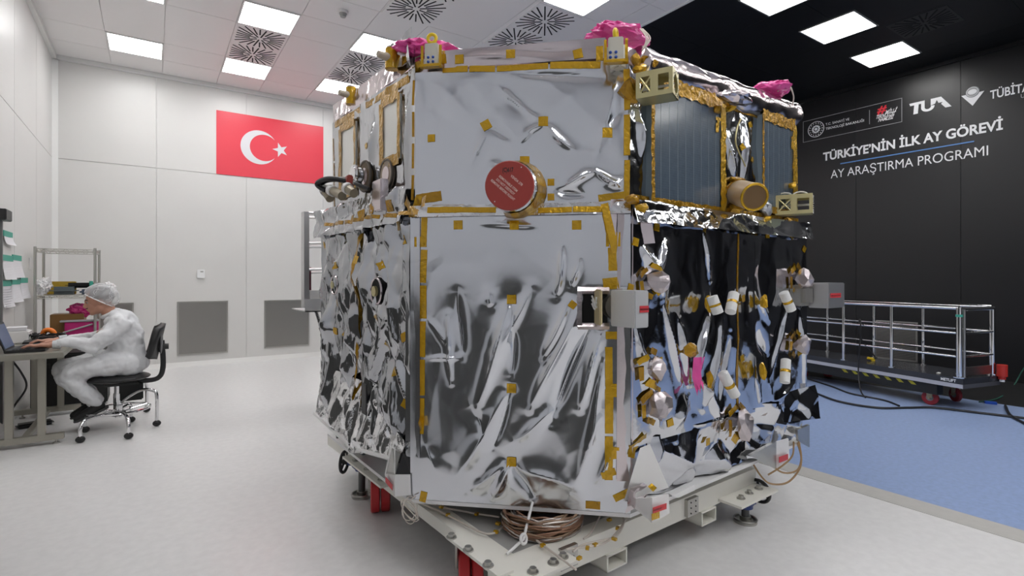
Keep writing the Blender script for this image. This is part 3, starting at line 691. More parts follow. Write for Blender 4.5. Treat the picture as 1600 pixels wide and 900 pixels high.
# hose and connectors
def px_at(pn, px, py, off): return onp(pn, px, py, off)
mb = MB()
for k in range(2):
    pts = spline([px_at(lu, 570, 284 + k * 3, .06), px_at(lu, 556, 284, .12 + k * .03), px_at(lu, 545, 290 + k * 3, .15 + k * .03), px_at(lu, 545 + k * 5, 302, .15)], 7); mb.tube(pts, .014, 8)
pts = spline([px_at(lu, 580, 288, .06), px_at(lu, 590, 290, .12), px_at(lu, 600, 298, .08)], 6); mb.tube(pts, .010, 8)
obj('hose', mb, black, sc, True)
for a, b_ in (((545, 300), (552, 314)), ((556, 301), (572, 310)), ((583, 298), (592, 306))):
    P, Q = px_at(lu, *a, .14), px_at(lu, *b_, .13); t = obj('connector', MB().cyl(P, Q, .024, n=14), mat('connector_bronze', (.30, .26, .19), .35, .6), sc, True); obj('connector_collar', MB().cyl(P, P + (Q - P) * .25, .030, n=14), whitep, t, True)
mb = MB(); P = px_at(lu, 573, 275, .03); mb.cyl(P, P + lu.N * .05, .04, n=14); mb.torus(P + lu.N * .04, lu.N, .045, .008, 16, 6); obj('fitting', mb, chrome, sc, True)
P = px_at(lu, 568, 284, .07); obj('valve', MB().box(P, (.05, .05, .05), bev=.006), mat('valve_red', (.35, .05, .03), .4), sc)
P = px_at(lu, 612, 308, .06); obj('bracket', MB().box(P, (.04, .12, .15), bev=.004), foil_p, sc)
# ---------------- left wrap
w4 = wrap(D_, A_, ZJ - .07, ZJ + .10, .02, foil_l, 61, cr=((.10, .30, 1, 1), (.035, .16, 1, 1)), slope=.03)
for x, y, r in ((530, 330, .2), (565, 335, .4), (585, 328, 1.5), (610, 322, 0), (635, 318, .7), (548, 342, 0), (660, 316, .2)): w4.sq(x, y, .05, r, kapt_d)
run(w4, [(508, 352), (640, 330)], .02, .02, m=kapt_d)
# ---------------- left side lower blankets
tm2 = .56; ml = lerp(D_, A_, tm2)
fL = [(527, 400, 530, 470, .014, .03), (540, 460, 555, 560, .02, .04), (520, 480, 510, 600, .02, .04), (535, 520, 540, 640, .02, -.04)]
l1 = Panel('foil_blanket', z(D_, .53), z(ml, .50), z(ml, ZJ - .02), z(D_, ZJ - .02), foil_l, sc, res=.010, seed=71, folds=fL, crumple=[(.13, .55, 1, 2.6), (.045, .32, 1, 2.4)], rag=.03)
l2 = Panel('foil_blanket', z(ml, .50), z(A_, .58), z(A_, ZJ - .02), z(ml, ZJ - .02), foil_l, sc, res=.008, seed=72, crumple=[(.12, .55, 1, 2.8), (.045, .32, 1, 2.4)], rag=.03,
    folds=[(593, 380, 592, 440, .016, .03), (593, 460, 585, 560, .02, .04), (610, 500, 580, 600, .02, .04), (620, 560, 640, 660, .02, .04), (600, 540, 570, 650, .02, -.04), (570, 500, 575, 600, .02, .03)])
run(l2, [(561, 350), (559, 640)], .03, .0, m=kapt_d, seglen=.3)
for pn, pts in ((l1, ((517, 362), (541, 364), (529, 415), (529, 473), (508, 383), (509, 483), (528, 517))), (l2, ((582, 358), (620, 353), (596, 415), (594, 498), (634, 376), (631, 527), (562, 406), (620, 580)))):
    for x, y in pts: pn.sq(x, y, .04, random.uniform(-.3, .3))
l2.tape(602, 535, 606, 548, .03); l2.tape(627, 628, 637, 645, .04); l2.tape(640, 655, 655, 668, .04); l1.tape(535, 520, 540, 535, .03)
for pn, x, y, r in ((l1, 528, 445, .055), (l2, 594, 455, .065)):
    c = onp(pn, x, y, .016); t = obj('port', MB().cyl(c - pn.N * .06, c + pn.N * .006, r, n=24), mat('cavity_black', (0, 0, 0)), sc, True)
    obj('port_rim', MB().torus(c + pn.N * .006, pn.N, r, .005, 24, 6), foil_p, t, True)
    obj('fitting', MB().cyl(c + pn.N * .006, c + pn.N * .02, r * .4, n=12), alod, t, True)
c = onp(l2, 578, 622, .03); obj('black_patch', MB().box(c, (.006, .07, .16), bev=.002), black, sc)
# flaring lower skirts of the left side
s4 = Panel('foil_skirt', z(D_, .50) + V3((-.04, 0, 0)), z(ml, .46) + V3((-.06, 0, 0)), z(ml, .80) + V3((.02, 0, 0)), z(D_, .80) + V3((.02, 0, 0)), foil_c, sc, res=.009, seed=73, crumple=[(.09, .5, 1, 2.4), (.035, .25, 1, 2)], rag=.04)
s5 = Panel('foil_skirt', z(ml, .47) + V3((-.06, 0, 0)), z(A_, .54) + V3((-.04, .05, 0)), z(A_, .60), z(ml, .82) + V3((.02, 0, 0)), foil_c, sc, res=.008, seed=74, crumple=[(.09, .5, 1, 2.4), (.035, .25, 1, 2)], rag=.03)
obj('skirt_edge', MB().tube([z(D_, .50) + V3((-.04, 0, 0)), z(ml, .465) + V3((-.06, 0, 0)), z(A_, .535) + V3((-.05, .05, 0))], .010, 6), whitep, sc)
# ---------------- parapets at the top
w5 = Panel('foil_parapet', z(lerp(a_, b_u, .10), ZT + .012), z(lerp(a_, b_u, .90), ZT + .012), z(lerp(a_, b_u, .90), ZP + .01), z(lerp(a_, b_u, .10), ZP), foil_p, sc, res=.007, seed=81, crumple=[(.2, .03, 2.5, 1), (.06, .02, 2, 1)], folds=[(720, 92, 850, 88, .02, .012), (800, 80, 900, 76, .02, -.01)])
for x, y in ((718, 93), (798, 85), (903, 84)): w5.sq(x, y, .04, 1.57 if x < 850 else .2)
run(w5, [(692, 100), (692, 85)], .03, .0)
w5.tape(937, 95, 937, 72, .03); w5.tape(690, 100, 690, 88, .03)
obj('parapet_core', shell(uppr, ZT - .05, ZP - .02, .03), foil_p, sc)
def roll(p0, p1, z0, z1, r, seed, m=foil):
    """rounded foil roll along the top edge"""
    d = (p1 - p0); L = d.length; d.normalize(); n = d.cross(UP); rs = np.random.RandomState(seed); k = int(L / .014); mm = 26; vs = []
    fx = rs.uniform(0, 6, 12); fa = rs.uniform(2, 34, 12); fb = rs.randint(-3, 4, 12)
    for i in range(k + 1):
        t = i / k
        for j in range(mm):
            a = 2 * math.pi * j / mm
            q = sum(abs(math.sin(fa[e] * t * L * .8 + fb[e] * a + fx[e])) for e in range(12)) / 12
            rr = r * (1 + .42 * (q - .6)); c = p0 + d * L * t; zz = z0 + (z1 - z0) * t
            vs.append(V3((c.x, c.y, zz)) + n * rr * math.cos(a) + UP * rr * math.sin(a))
    mb = MB().add(vs, [(i * mm + j, i * mm + (j + 1) % mm, (i + 1) * mm + (j + 1) % mm, (i + 1) * mm + j) for i in range(k) for j in range(mm)] + [tuple(range(mm)), tuple(range(k * mm, (k + 1) * mm))])
    return obj('foil_roll', mb, m, sc, 'all')
rl = roll(inset(b_u, .03) + V3((.06, 0, 0)), inset(c_u, .03), ZT + .005, ZT + .04, .075, 5, foil_p)
w6 = Panel('foil_parapet', z(D_u, ZT + .03), z(a_, ZT + .03), z(a_, ZP + .03), z(D_u, ZP + .05), foil_p, sc, res=.008, seed=83, crumple=[(.12, .08, 1, 1), (.05, .06, 1, 1)], edge=1)
run(w6, [(524, 196), (640, 122)], .035, .0, m=kapt_d, seglen=.25)
w7 = Panel('foil_wrap', z(lerp(a_, D_u, .25), ZP - .02) + V3((-.03, 0, 0)), z(a_, ZP - .04) + V3((-.03, 0, 0)), z(a_, ZP + .14) + V3((0, .05, 0)), z(lerp(a_, D_u, .25), ZP + .12), foil, sc, res=.008, seed=84, crumple=[(.09, .16, 1, 1)], edge=1)
# corner top at B: crumpled amber
def lump(name, c, size, m, parent=sc, seed=0, n=3, amp=.3, label=None, cat=None, group=None, flat=True):
    rs = np.random.RandomState(seed); bm = bmesh.new(); bmesh.ops.create_icosphere(bm, subdivisions=n, radius=1)
    pl = rs.normal(size=(16, 3)); pl /= np.linalg.norm(pl, axis=1)[:, None]; of = rs.uniform(.62, 1., 16)
    mb = MB(); vs = []
    for v in bm.verts:
        p = np.array(v.co); d = 1.1
        for k in range(16):
            q = pl[k] @ p
            if q > 1e-3: d = min(d, of[k] / q)
        d *= 1 + amp * .5 * math.sin(p[0] * 9 + seed) * math.sin(p[1] * 11) * math.sin(p[2] * 8 + seed)
        d += rs.uniform(-.5, .5) * amp * .22
        vs.append(V3(c) + V3((p[0] * size[0] * d, p[1] * size[1] * d, p[2] * size[2] * d)))
    bm.verts.index_update(); mb.add(vs, [[v.index for v in f.verts] for f in bm.faces]); bm.free()
    return obj(name, mb, m, parent, False if flat else 'all', label, cat, group)
# foil-covered sensor heads on the right side, each framed by amber tape
def head(pn, x, y, s, seed, tilt=0):
    c = onp(pn, x, y, .03)
    t = lump('foil_cover', c + V3((.0, -.02, 0)), (s * .75, .05, s * .9), mat('cover_foil', (.62, .56, .57), .32, 1., bump=.3, bscale=18), sc, seed, 2, .3)
    for k in range(6):
        a = k * 1.05 + seed; u, v = pn.pix(x, y); r = s * 1.0
        P = np.array([u + r * math.cos(a), v + r * math.sin(a)]); Q = P + np.array([-math.sin(a + .2), math.cos(a + .2)]) * s * random.uniform(.6, 1.)
        pn.tape_uv(P, Q, s * random.uniform(.3, .5), kapt_d if k % 2 else kapton, 'tape_strip', .012)
for pn, x, y, s, sd in ((r1, 1014, 440, .062, 1), (r1, 1013, 573, .070, 2), (r1, 1018, 632, .070, 3), (r2, 1242, 437, .075, 4), (r2, 1241, 537, .070, 5), (r2, 1150, 660, .085, 6)): head(pn, x, y, s, sd)
lump('tape_bundle', onp(r1, 1070, 546, .03), (.05, .03, .035), kapt_d, sc, 12, 2, .5)
P = onp(r1, 1075, 556, .045); mb = MB()
for k in range(3):
    x = (k - 1) * .022; mb.add([P + V3((x, -.01 * k, 0)), P + V3((x + .024, -.012, 0)), P + V3((x + .034 - .01 * k, -.02 + .015 * k, -.10)), P + V3((x + .03, 0, -.165 + .02 * k)), P + V3((x + .002, -.02, -.175 + .01 * k)), P + V3((x - .004, .005, -.09))], [(0, 1, 2, 5), (5, 2, 3, 4)])
obj('pink_flag_tag', mb, pink, sc)
# thrusters: white padded tubes either side of an amber wrapped bracket
padm = mat('padding_white', (.82, .82, .80), .8, bump=.2, bscale=90)
def thruster(pn, x, y, tubes):
    c = onp(pn, x - 2, y, .04); t = thing_part('thruster', c)
    w0 = lump('amber_wrap', c, (.017, .022, .048), kapton, t, int(x), 2, .5)
    for (dx, dy, ex, ey) in tubes:
        P = onp(pn, x + dx, y + dy, .10); Q = onp(pn, x + ex, y + ey, .12)
        tb = obj('padded_tube', MB().tube([P, P + (Q - P) * .02, P + (Q - P) * .98, Q], [.020, .025, .025, .020], 14), padm, t, True)
        M_ = P + (Q - P) * .45; obj('tape_ring', MB().cyl(M_, M_ + (Q - P) * .12, .0262, n=14), kapton, t, True)
def thing_part(name, c):
    o = bpy.data.objects.new(name, None); link(o, sc); return o
thruster(r1, 1098, 474, [(-16, -12, -12, 14), (19, -16, 7, 12)])
thruster(r2, 1185, 472, [(10, -16, 17, 12)]); thruster(r2, 1183, 578, [(16, -20, 8, 15)]); thruster(r1, 1099, 590, [(0, -12, 14, 22)])
# ---------------- red lens cover on the front
c0 = onp(fu, 808, 298, 0.); nrm = fu.N; c_t = onp(fu, 805, 300, .15)
t = obj('telescope_barrel', MB().tube([c0 - nrm * .02, c0 + nrm * .05, c_t - nrm * .02, c_t - nrm * .003], [.128, .118, .104, .100], 36), foil_c, sc, True)
rs_ = random.Random(4)
for k in range(13):
    a = -1.9 + k * .28; e1 = fu.U * math.cos(a) + UP * math.sin(a); e2 = fu.U * math.cos(a + .30) + UP * math.sin(a + .30); tw = rs_.uniform(-.02, .02)
    P = [c0 + nrm * .01 + e1 * .131, c0 + nrm * .01 + e2 * .131, lerp(c0, c_t, .8 + tw) + e2 * .110, lerp(c0, c_t, .75 - tw) + e1 * .111]
    obj('tape_strip', MB().add(P, [(0, 1, 2, 3)]), kapton if k % 2 else kapt_d, t)
cov = obj('lens_cover', MB().tube([c_t - nrm * .004, c_t, c_t + nrm * .012, c_t + nrm * .016], [.098, .102, .102, .098], 44), mat('cover_red', (.36, .045, .035), .45), sc, True, label='round red lens cover with white lettering')
U_ = fu.U; ang = -.72
xd = U_ * math.cos(ang) + UP * math.sin(ang); yd = -U_ * math.sin(ang) + UP * math.cos(ang)
for body, oy, wd in (('V2HDA 278', .030, .062), ('REMOVABLE ITEM', -.002, .098), ('DO NOT DESTROY', -.019, .098), ('REMOVE BEFORE FLIGHT', -.036, .128)):
    P = c_t + nrm * .0165 - xd * (wd / 2) + yd * oy + xd * (.01 if oy > 0 else -.008)
    obj('cover_text', text_fit(body, P, xd, yd, wd, .010, .02), mat('text_pale', (.75, .55, .50), .6), cov)
obj('cover_text', text_fit('(C)617', c_t + nrm * .0165 + UP * .055 - U_ * .028, U_, UP, .045, .018, .03), black, cov)
for sx, sy in ((.05, .072), (-.06, -.065)): obj('rivet', MB().ball(c_t + nrm * .017 + U_ * sx + UP * sy, .003, 8), chrome, cov)
# ---------------- thruster box covers with red labels
def cover_box(c, sz, face, label):
    t = obj('box_cover', MB().box(c, sz, bev=.004), alum if face == 'far' else mat('cover_box_paint', (.66, .66, .66), .35, .3), sc, True)
    P = c + V3((sz[0] * (.05 if face == 'near' else -.15), -sz[1] / 2 - .002, -.0))
    lw = sz[0] * .62
    obj('warning_label', MB().box(P + V3((sz[0] * .08, 0, 0)), (lw, .002, .026)), redl, t)
    obj('label_text', text_fit('REMOVE BEFORE FLIGHT', P + V3((sz[0] * .08 - lw * .46, -.0015, -.004)), (1, 0, 0), (0, 0, 1), lw * .92, .007, .02), black, t)
    return t
k = dep(992, 484, 2.02); cover_box(V3((k.x + .04, k.y + .066, 1.35 - 47.5 * 2.03 / 820)), V3((.080, .132, .146)), 'near', '')
pz = V3((k.x - .0, k.y + .15, 1.235))
mb = MB().ringplate(pz + V3((-.02, .03, 0)), (.7, .7, 0), (0, 0, 1), [(-.02, -.075), (.02, -.075), (.02, .075), (-.02, .075)], [(-.006, -.05), (.006, -.05), (.006, .05), (-.006, .05)], .012)
mb2 = MB().box(pz + V3((-.055, .055, 0)), (.10, .02, .14), rz=-.785, bev=.01)
obj('mount_plate', MB().box(pz + V3((-.03, .02, .0)), (.012, .09, .145), rz=-.5, bev=.005), mat('mount_tan', (.62, .52, .30), .4, .3), sc)
obj('mount_neck', MB().cyl(pz + V3((.06, .0, 0)), pz + V3((.10, .12, 0)), .055, n=20), steel, sc, True)
mb = MB()
for q in range(3): mb.tube(spline([panel_pt(fl_, 925, 462 + q * 6, .03), panel_pt(fl_, 930, 474 + q * 4, .06), pz + V3((-.04, .02, .02 * q))], 5), .004, 6)
obj('wire', mb, whitep, sc, True)
k2 = dep(1294, 462, 2.98); cover_box(V3((k2.x + .10, k2.y + .055, 1.35 - 26 * 2.98 / 820)), V3((.20, .11, .146)), 'far', '')
obj('mount_neck', MB().box((k2.x - .045, k2.y + .13, 1.255), (.12, .10, .12), bev=.02), steel, sc, True)
# ---------------- chromate antenna brackets
def truss(c, ax, L, s, parent=sc, n=2):
    """open box-shaped bracket with cut-out side plates; ax = long axis (unit), square section s"""
    ax = V3(ax).normalized(); side = ax.cross(UP).normalized(); t = thing_part('antenna_bracket', c)
    h = s / 2
    for sg_ in (-1, 1):
        for q in range(n):
            p0 = c + ax * (L * (q + .5) / n) + side * sg_ * h
            outer = [(-L / n / 2, -h), (L / n / 2, -h), (L / n / 2, h), (-L / n / 2, h)]; a = L / n / 2 - .016; b_ = h - .020; inner = [(-a, -b_), (a, -b_), (a, b_), (-a, b_)]
            obj('side_plate', MB().ringplate(p0, ax, UP, outer, inner, .004), alod, t)
            if q == 0:
                mb = MB(); mb.tube([p0 + ax * -a + UP * -b_, p0 + ax * a + UP * b_], .004, 5); mb.tube([p0 + ax * -a + UP * b_, p0 + ax * a + UP * -b_], .004, 5); obj('cross_brace', mb, alod, t)
        p1 = c + ax * L / 2 + UP * sg_ * h
        obj('cap_plate', MB().prism([p1 - ax * L / 2 - side * h, p1 + ax * L / 2 - side * h, p1 + ax * L / 2 + side * h, p1 - ax * L / 2 + side * h], UP * .004), alod, t)
    k = 24; rr = h * .74; outer = []; inner = []
    for i in range(k):
        a = 2 * math.pi * i / k; ca, sa = math.cos(a), math.sin(a); m2 = max(abs(ca), abs(sa)); outer.append((ca * h / m2, sa * h / m2)); inner.append((ca * rr, sa * rr))
    obj('end_plate', MB().ringplate(c + ax * L, side, UP, outer, inner, .004), alod, t)
    mb = MB()
    for i in range(12):
        a = 2 * math.pi * i / 12 + .26; mb.ball(c + ax * (L + .003) + side * math.cos(a) * h * .90 + UP * math.sin(a) * h * .90, .003, 6)
    obj('screws', mb, chrome, t); t['kind'] = 'stuff'; del t['kind']
    obj('helix_rod', MB().cyl(c + ax * .01, c + ax * L * .95, .006, n=8), whitep, t, True)
    return t
P = dep(1008, 138, 2.20); ax1 = V3((.44, -.90, .0)).normalized(); P1 = P + V3((0.0, 0.03, 0))
truss(P1, ax1, .15, .105)
lump('amber_wrap', P1 + V3((-.02, .03, 0)), (.05, .05, .06), kapt_d, sc, 44, 2, .4)
P = dep(1213, 323, 2.98); truss(P, V3((.42, -.91, 0)), .18, .105)
lump('amber_wrap', P + V3((-.03, .02, 0)), (.06, .05, .05), kapt_d, sc, 45, 2, .4)
mb = MB()
for q in (.06, .17): pts = [P + V3((.42, -.91, 0)).normalized() * (q * .7 + .04 * math.cos(a)) + UP * (.05 + .025 * math.sin(a)) for a in [math.pi * i / 8 for i in range(9)]]; mb.tube(pts, .004, 6)
obj('coax_cable', mb, whitep, sc, True)
# star tracker tube
P = dep(1150, 300, 2.72); Q = dep(1179, 308, 2.52); d = (Q - P).normalized()
tanm = mat('tracker_tan', (.62, .47, .30), .45, .2, bump=.15, bscale=30)
P = P + d * .04
t = obj('star_tracker', MB().tube([P - d * .16, P - d * .05, P, Q], [.030, .058, .066, .066], 28, cap=True), tanm, sc, True)
obj('tracker_rim', MB().torus(Q, d, .062, .007, 32, 8), kapton, t, True); obj('tracker_baffle', MB().cyl(Q - d * .002, Q + d * .0015, .060, n=28), mat('baffle_brown', (.16, .09, .03), .5), t)
obj('tracker_strap', MB().cyl(P - d * .02, P + d * .005, .069, n=28), kapt_d, t, True)
lump('tape_bundle', P + V3((0, .02, -.085)), (.06, .05, .04), kapt_d, sc, 46, 2, .5); lump('tape_bundle', P + V3((.0, .02, .07)), (.05, .04, .02), kapt_d, sc, 47, 2, .5)
lump('instrument_head', dep(1196, 326, 2.86), (.045, .04, .045), alum, sc, 48, 2, .2)
lump('foil_cover', dep(1150, 152, 2.55), (.13, .05, .035), foil_p, sc, 49, 3, .4)
mb = MB(); mb.tube(spline([dep(1158, 185, 2.66), dep(1152, 200, 2.64), dep(1150, 225, 2.62), dep(1165, 260, 2.66)], 6), .004, 6); obj('wire', mb, alod, sc, True)
for k_, (x, y, zz) in enumerate(((1010, 93, 2.3), (1000, 108, 2.24), (1020, 100, 2.3), (1088, 118, 2.62), (1128, 145, 2.72), (1140, 170, 2.72), (1120, 172, 2.6), (1182, 152, 2.9), (990, 312, 2.2), (1003, 325, 2.2), (1130, 340, 2.62), (1196, 342, 2.9), (1230, 345, 3.05), (1238, 290, 3.05))):
    lump('tape_bundle', dep(x, y, zz - .03), (.03, .03, .022), kapton if k_ % 2 else kapt_d, sc, 100 + k_, 2, .6)
# ---------------- corner lifting fittings
plm = mat('fitting_cream', (.66, .63, .54), .4, .2)
for (x, y, zz, ey, sgn) in ((676, 88, 2.36, 71, 1), (962, 80, 2.16, 52, 1)):
    P = dep(x, y, zz); rz = 0 if x < 800 else 0
    t = obj('lifting_fitting', MB().box(P, (.062, .05, .10), rz=-.76, bev=.004), plm, sc)
    obj('lifting_fitting', MB().box(P + V3((.05, .035, 0)), (.05, .05, .10), rz=.1, bev=.004), plm, sc)
    for i in (0, 1):
        for j in (0, 1): obj('blue_bolt', MB().ball(P + fu.N * .027 + fu.U * (-.012 + .022 * i - (0 if x < 800 else .01)) + UP * (-.035 + .02 * j), .0065, 8), mat('bolt_blue', (.03, .08, .35), .3, .5), t)
    e = P + UP * (.075)
    if x < 800: obj('eye_ring', MB().torus(e + fu.N * .01, fu.N, .019, .0075, 24, 10), yellow, t, True)
    else: obj('eye_ring', MB().torus(e + UP * -.005, fu.U + fu.N * .3, .017, .0085, 24, 10), yellow, t, True)
    for ss in (-1, 1): obj('tape_strip', MB().box(P + fu.U * ss * .042 + fu.N * .02 + UP * -.01, (.012, .006, .10), rz=-.76), kapton, t)
    obj('tape_strip', MB().box(P + fu.N * .02 + UP * -.052, (.10, .03, .012), rz=-.76), kapton, t)
lump('amber_wrap', dep(653, 105, 2.40), (.028, .028, .028), kapt_d, sc, 61, 2, .3); lump('amber_wrap', dep(994, 94, 2.20), (.022, .022, .028), kapt_d, sc, 62, 2, .3)
# wrapped cylinders on the top left edge
for (x, y, zz, s) in ((612, 92, 2.5, .05), (549, 150, 3.0, .05)):
    P = dep(x, y, zz); t = obj('wrapped_sensor', MB().cyl(P + V3((0, 0, -.05)), P + V3((0, 0, .045)), s * .62, n=14), kapton, sc, True)
    obj('sensor_nozzle', MB().cyl(P, P + V3((-.075, -.02, 0)), s * .45, s * .3, n=14), mat('tan_wrap', (.50, .43, .34), .6), t, True)
    obj('sensor_cap', MB().cyl(P + V3((0, 0, .045)), P + V3((0, 0, .055)), s * .5, n=14), foil_p, t, True)
mb = MB(); mb.tube(spline([dep(622, 83, 2.46), dep(634, 90, 2.44), dep(645, 108, 2.4), dep(648, 125, 2.4)], 6), .006, 8)
mb.tube(spline([dep(640, 90, 2.5), dep(655, 83, 2.45), dep(668, 78, 2.4)], 6), .004, 6); obj('white_cable', mb, whitep, sc, True)
# foil tails at the corners
run(ff and fl_, [(960, 780), (990, 765)], .03, .0)
s6 = Panel('foil_skirt', dep(975, 803, 2.14), dep(1000, 790, 2.20), dep(1045, 750, 2.24), dep(985, 762, 2.14), foil_p, sc, res=.006, seed=90, crumple=[(.05, .2, 1, 1)], edge=1)
s7 = Panel('foil_skirt', dep(975, 783, 2.15), dep(1045, 762, 2.26), dep(1008, 690, 2.22), dep(1000, 700, 2.17), mat('foil_floor_reflection', (.84, .83, .81), .45, .35), sc, res=.01, crumple=[(.1, .02, 1, 1)], seed=91)  # pale colour paints the white floor's reflection into this flap
# ================================================================ STAND
st = thing('transport_stand', 'cream steel wheeled stand with red casters carrying the spacecraft', 'stand', (2.3, 2.6, 0))
r_ = math.radians(2.6); ux = V3((math.cos(r_), math.sin(r_), 0)); uy = V3((-math.sin(r_), math.cos(r_), 0)); O = V3((1.06, 1.62, 0))
L_ = lambda a, b, h: O + ux * a + uy * b + UP * h
def bar(mb, a0, a1, b0, b1, h0, h1): mb.prism([L_(a0, b0, h0), L_(a1, b0, h0), L_(a1, b1, h0), L_(a0, b1, h0)], (0, 0, h1 - h0))
ZS = .262
for a0, a1, b0, b1 in ((0, 1.80, 0, .09), (.03, .12, .09, 2.1), (1.71, 1.80, .09, 2.1), (.09, 1.71, 2.01, 2.1)):
    mb = MB(); bar(mb, a0, a1, b0, b1, .205 if a0 == .03 else .158, ZS); obj('beam', mb, cream, st)
mb = MB(); bar(mb, .09, 1.71, .03, 2.01, ZS - .012, ZS - .002); obj('deck_plate', mb, greyp, st)
for a in (.55, 1.25):
    mb = MB(); bar(mb, a, a + .13, -.012, 2.0, .085, .093); bar(mb, a, a + .13, -.012, 2.0, .15, .158); bar(mb, a, a + .008, -.012, 2.0, .085, .158); bar(mb, a + .122, a + .13, -.012, 2.0, .085, .158)
    obj('fork_pocket', mb, cream, st)
def plate(a0, a1, b0, b1, h, bolts):
    mb = MB(); bar(mb, a0, a1, b0, b1, h, h + .012); p = obj('outrigger_plate', mb, cream, st)
    for (x, y) in bolts:
        q = L_(x, y, h + .012); obj('bolt', MB().cyl(q, q + UP * .018, .014, n=6).cyl(q, q + UP * .005, .022, n=14), steel, p)
plate(-.03, .04, -.02, .36, ZS - .002, [(-.02, .06), (-.02, .20), (-.02, .33)])
plate(1.42, 1.80, -.13, .01, .17, [(1.52, -.07), (1.62, -.06), (1.72, -.06)])
plate(-.04, .04, 1.02, 1.60, ZS - .002, [(.0, 1.10), (.0, 1.30), (.0, 1.48)])
plate(.02, .30, -.10, .01, ZS - .012, [(.20, -.06), (.26, -.05), (.1, -.06)])
# small mounting blocks on the front beam
for a, b, h in ((.28, -.008, .225), (1.12, -.008, .21)):
    mb = MB(); bar(mb, a, a + .09, b - .012, b + .008, h - .04, h + .045); o = obj('block', mb, steel, st)
    for i in range(2):
        for j in range(3): q = L_(a + .025 + i * .04, b - .013, h - .025 + .027 * j); obj('screw', MB().ball(q, .004, 6), black, o)
# casters
def caster(x, y, rz, r=.10, htop=.158, parent=st, wm=red, dual=True, label=None, fork=steel):
    o = bpy.data.objects.new('caster', None); link(o, parent); c = V3((x, y, r)); ax = V3((math.cos(rz), math.sin(rz), 0)); k = r / .10
    for s_ in ((-.029, .029) if dual else (0,)):
        wd = .025 * k
        wl_ = obj('wheel', MB().tube([c + ax * (s_ * k - wd), c + ax * (s_ * k - wd * .8), c + ax * (s_ * k + wd * .8), c + ax * (s_ * k + wd)], [r * .92, r, r, r * .92], 28), wm, o, True)
        obj('hub', MB().cyl(c + ax * (s_ * k - wd * 1.08), c + ax * (s_ * k + wd * 1.08), r * .45, n=18), mat('hub_grey', (.30, .30, .30), .4, .3), o, True)
    f = ax.cross(UP); mb = MB()
    for s_ in (-1, 1):
        e = c + ax * s_ * (.062 if dual else .030) * k; mb.prism([e - f * .028 * k, e + f * .028 * k, e + f * .055 * k + UP * (htop - r - .012), e - f * .055 * k + UP * (htop - r - .012)], ax * .006 * s_)
    mb.box((x, y, htop - .008), (.13 * k, .13 * k, .012), rz=rz); mb.cyl(c - ax * .065 * k, c + ax * .065 * k, .012 * k)
    obj('fork', mb, fork, o)
    return o
P = onZ(728, 925, 0); caster(P.x + .02, P.y, -.45, .095, .255)
P = onZ(597, 797, 0); caster(P.x - .01, P.y, -.35, .10, .25)
caster(2.62, 2.05, .3, .10); caster(2.65, 3.4, .2, .10); 
def jack(x, y, top, side):
    o = bpy.data.objects.new('levelling_jack', None); link(o, st)
    obj('foot_pad', MB().cyl((x, y, 0), (x, y, .012), .062, n=28).cyl((x, y, .012), (x, y, .035), .03, n=16).torus((x, y, .018), (0, 0, 1), .058, .006, 28, 6), steel, o, True)
    obj('spindle', MB().cyl((x, y, .03), (x, y, top - .08), .021, n=16), mat('spindle_grey', (.10, .10, .10), .4, .5), o, True)
    obj('gearbox', MB().box((x, y, top - .045), (.11, .08, .075), bev=.014).cyl((x, y, top - .09), (x, y, top), .04, n=16).cyl((x, y, top - .045), V3((x, y, top - .045)) + V3(side) * .11, .022, n=12), blueg, o, True)
    w_ = V3((x, y, top - .045)) + V3(side) * .145; n_ = V3(side)
    mb = MB().torus(w_, n_, .062, .010, 28, 8).cyl(w_ - n_ * .03, w_ + n_ * .012, .016)
    a, b_ = mb.frame(n_)
    for k in range(3):
        q = 2 * math.pi * k / 3 + .4; mb.tube([w_, w_ + (a * math.cos(q) + b_ * math.sin(q)) * .06], .008, 6)
    obj('handwheel', mb, black, o, True)
jack(2.72, 1.68, .17, (.95, .0, .1)); P = onZ(573, 790, 0); jack(P.x + .02, P.y + .15, .255, (-.6, .5, 0))
# sheet metal box brackets with red labels (hang from the spacecraft deck)
def sheet_box(poly_px, depth_pts, side_ext, label_px, name='corner_cover'):
    pts = [dep(x, y, zz) for (x, y), zz in zip(poly_px, depth_pts)]
    o = obj(name, MB().prism(pts, side_ext), whitep, sc); return o
# left front: angled sheet box under corner A
o = obj('corner_cover', MB().prism([dep(601, 742, 2.44), dep(617, 776, 2.34), dep(617, 702, 2.34), dep(608, 700, 2.44)], (.004, .004, 0)), whitep, sc)
obj('cover_face', MB().prism([dep(617, 776, 2.34), dep(642, 774, 2.34), dep(641, 742, 2.34), dep(617, 742, 2.34)], (.003, .004, 0)), whitep, o)
obj('cover_face', MB().prism([dep(617, 742, 2.34), dep(626, 708, 2.36), dep(612, 700, 2.36), dep(603, 740, 2.42)], (.003, .003, 0)), mat('plate_grey', (.45, .45, .43), .3, .7), o)
obj('cover_inner', MB().prism([dep(618, 741, 2.35), dep(641, 741, 2.35), dep(640, 714, 2.37), dep(630, 708, 2.37)], (.02, .03, 0)), darkm, o)
P = [dep(603, 744, 2.42), dep(614, 757, 2.355), dep(614, 766, 2.355), dep(603, 753, 2.42)]; obj('warning_label', MB().prism([p - V3((.004, .004, 0)) for p in P], (.001, .001, 0)), redl, o)
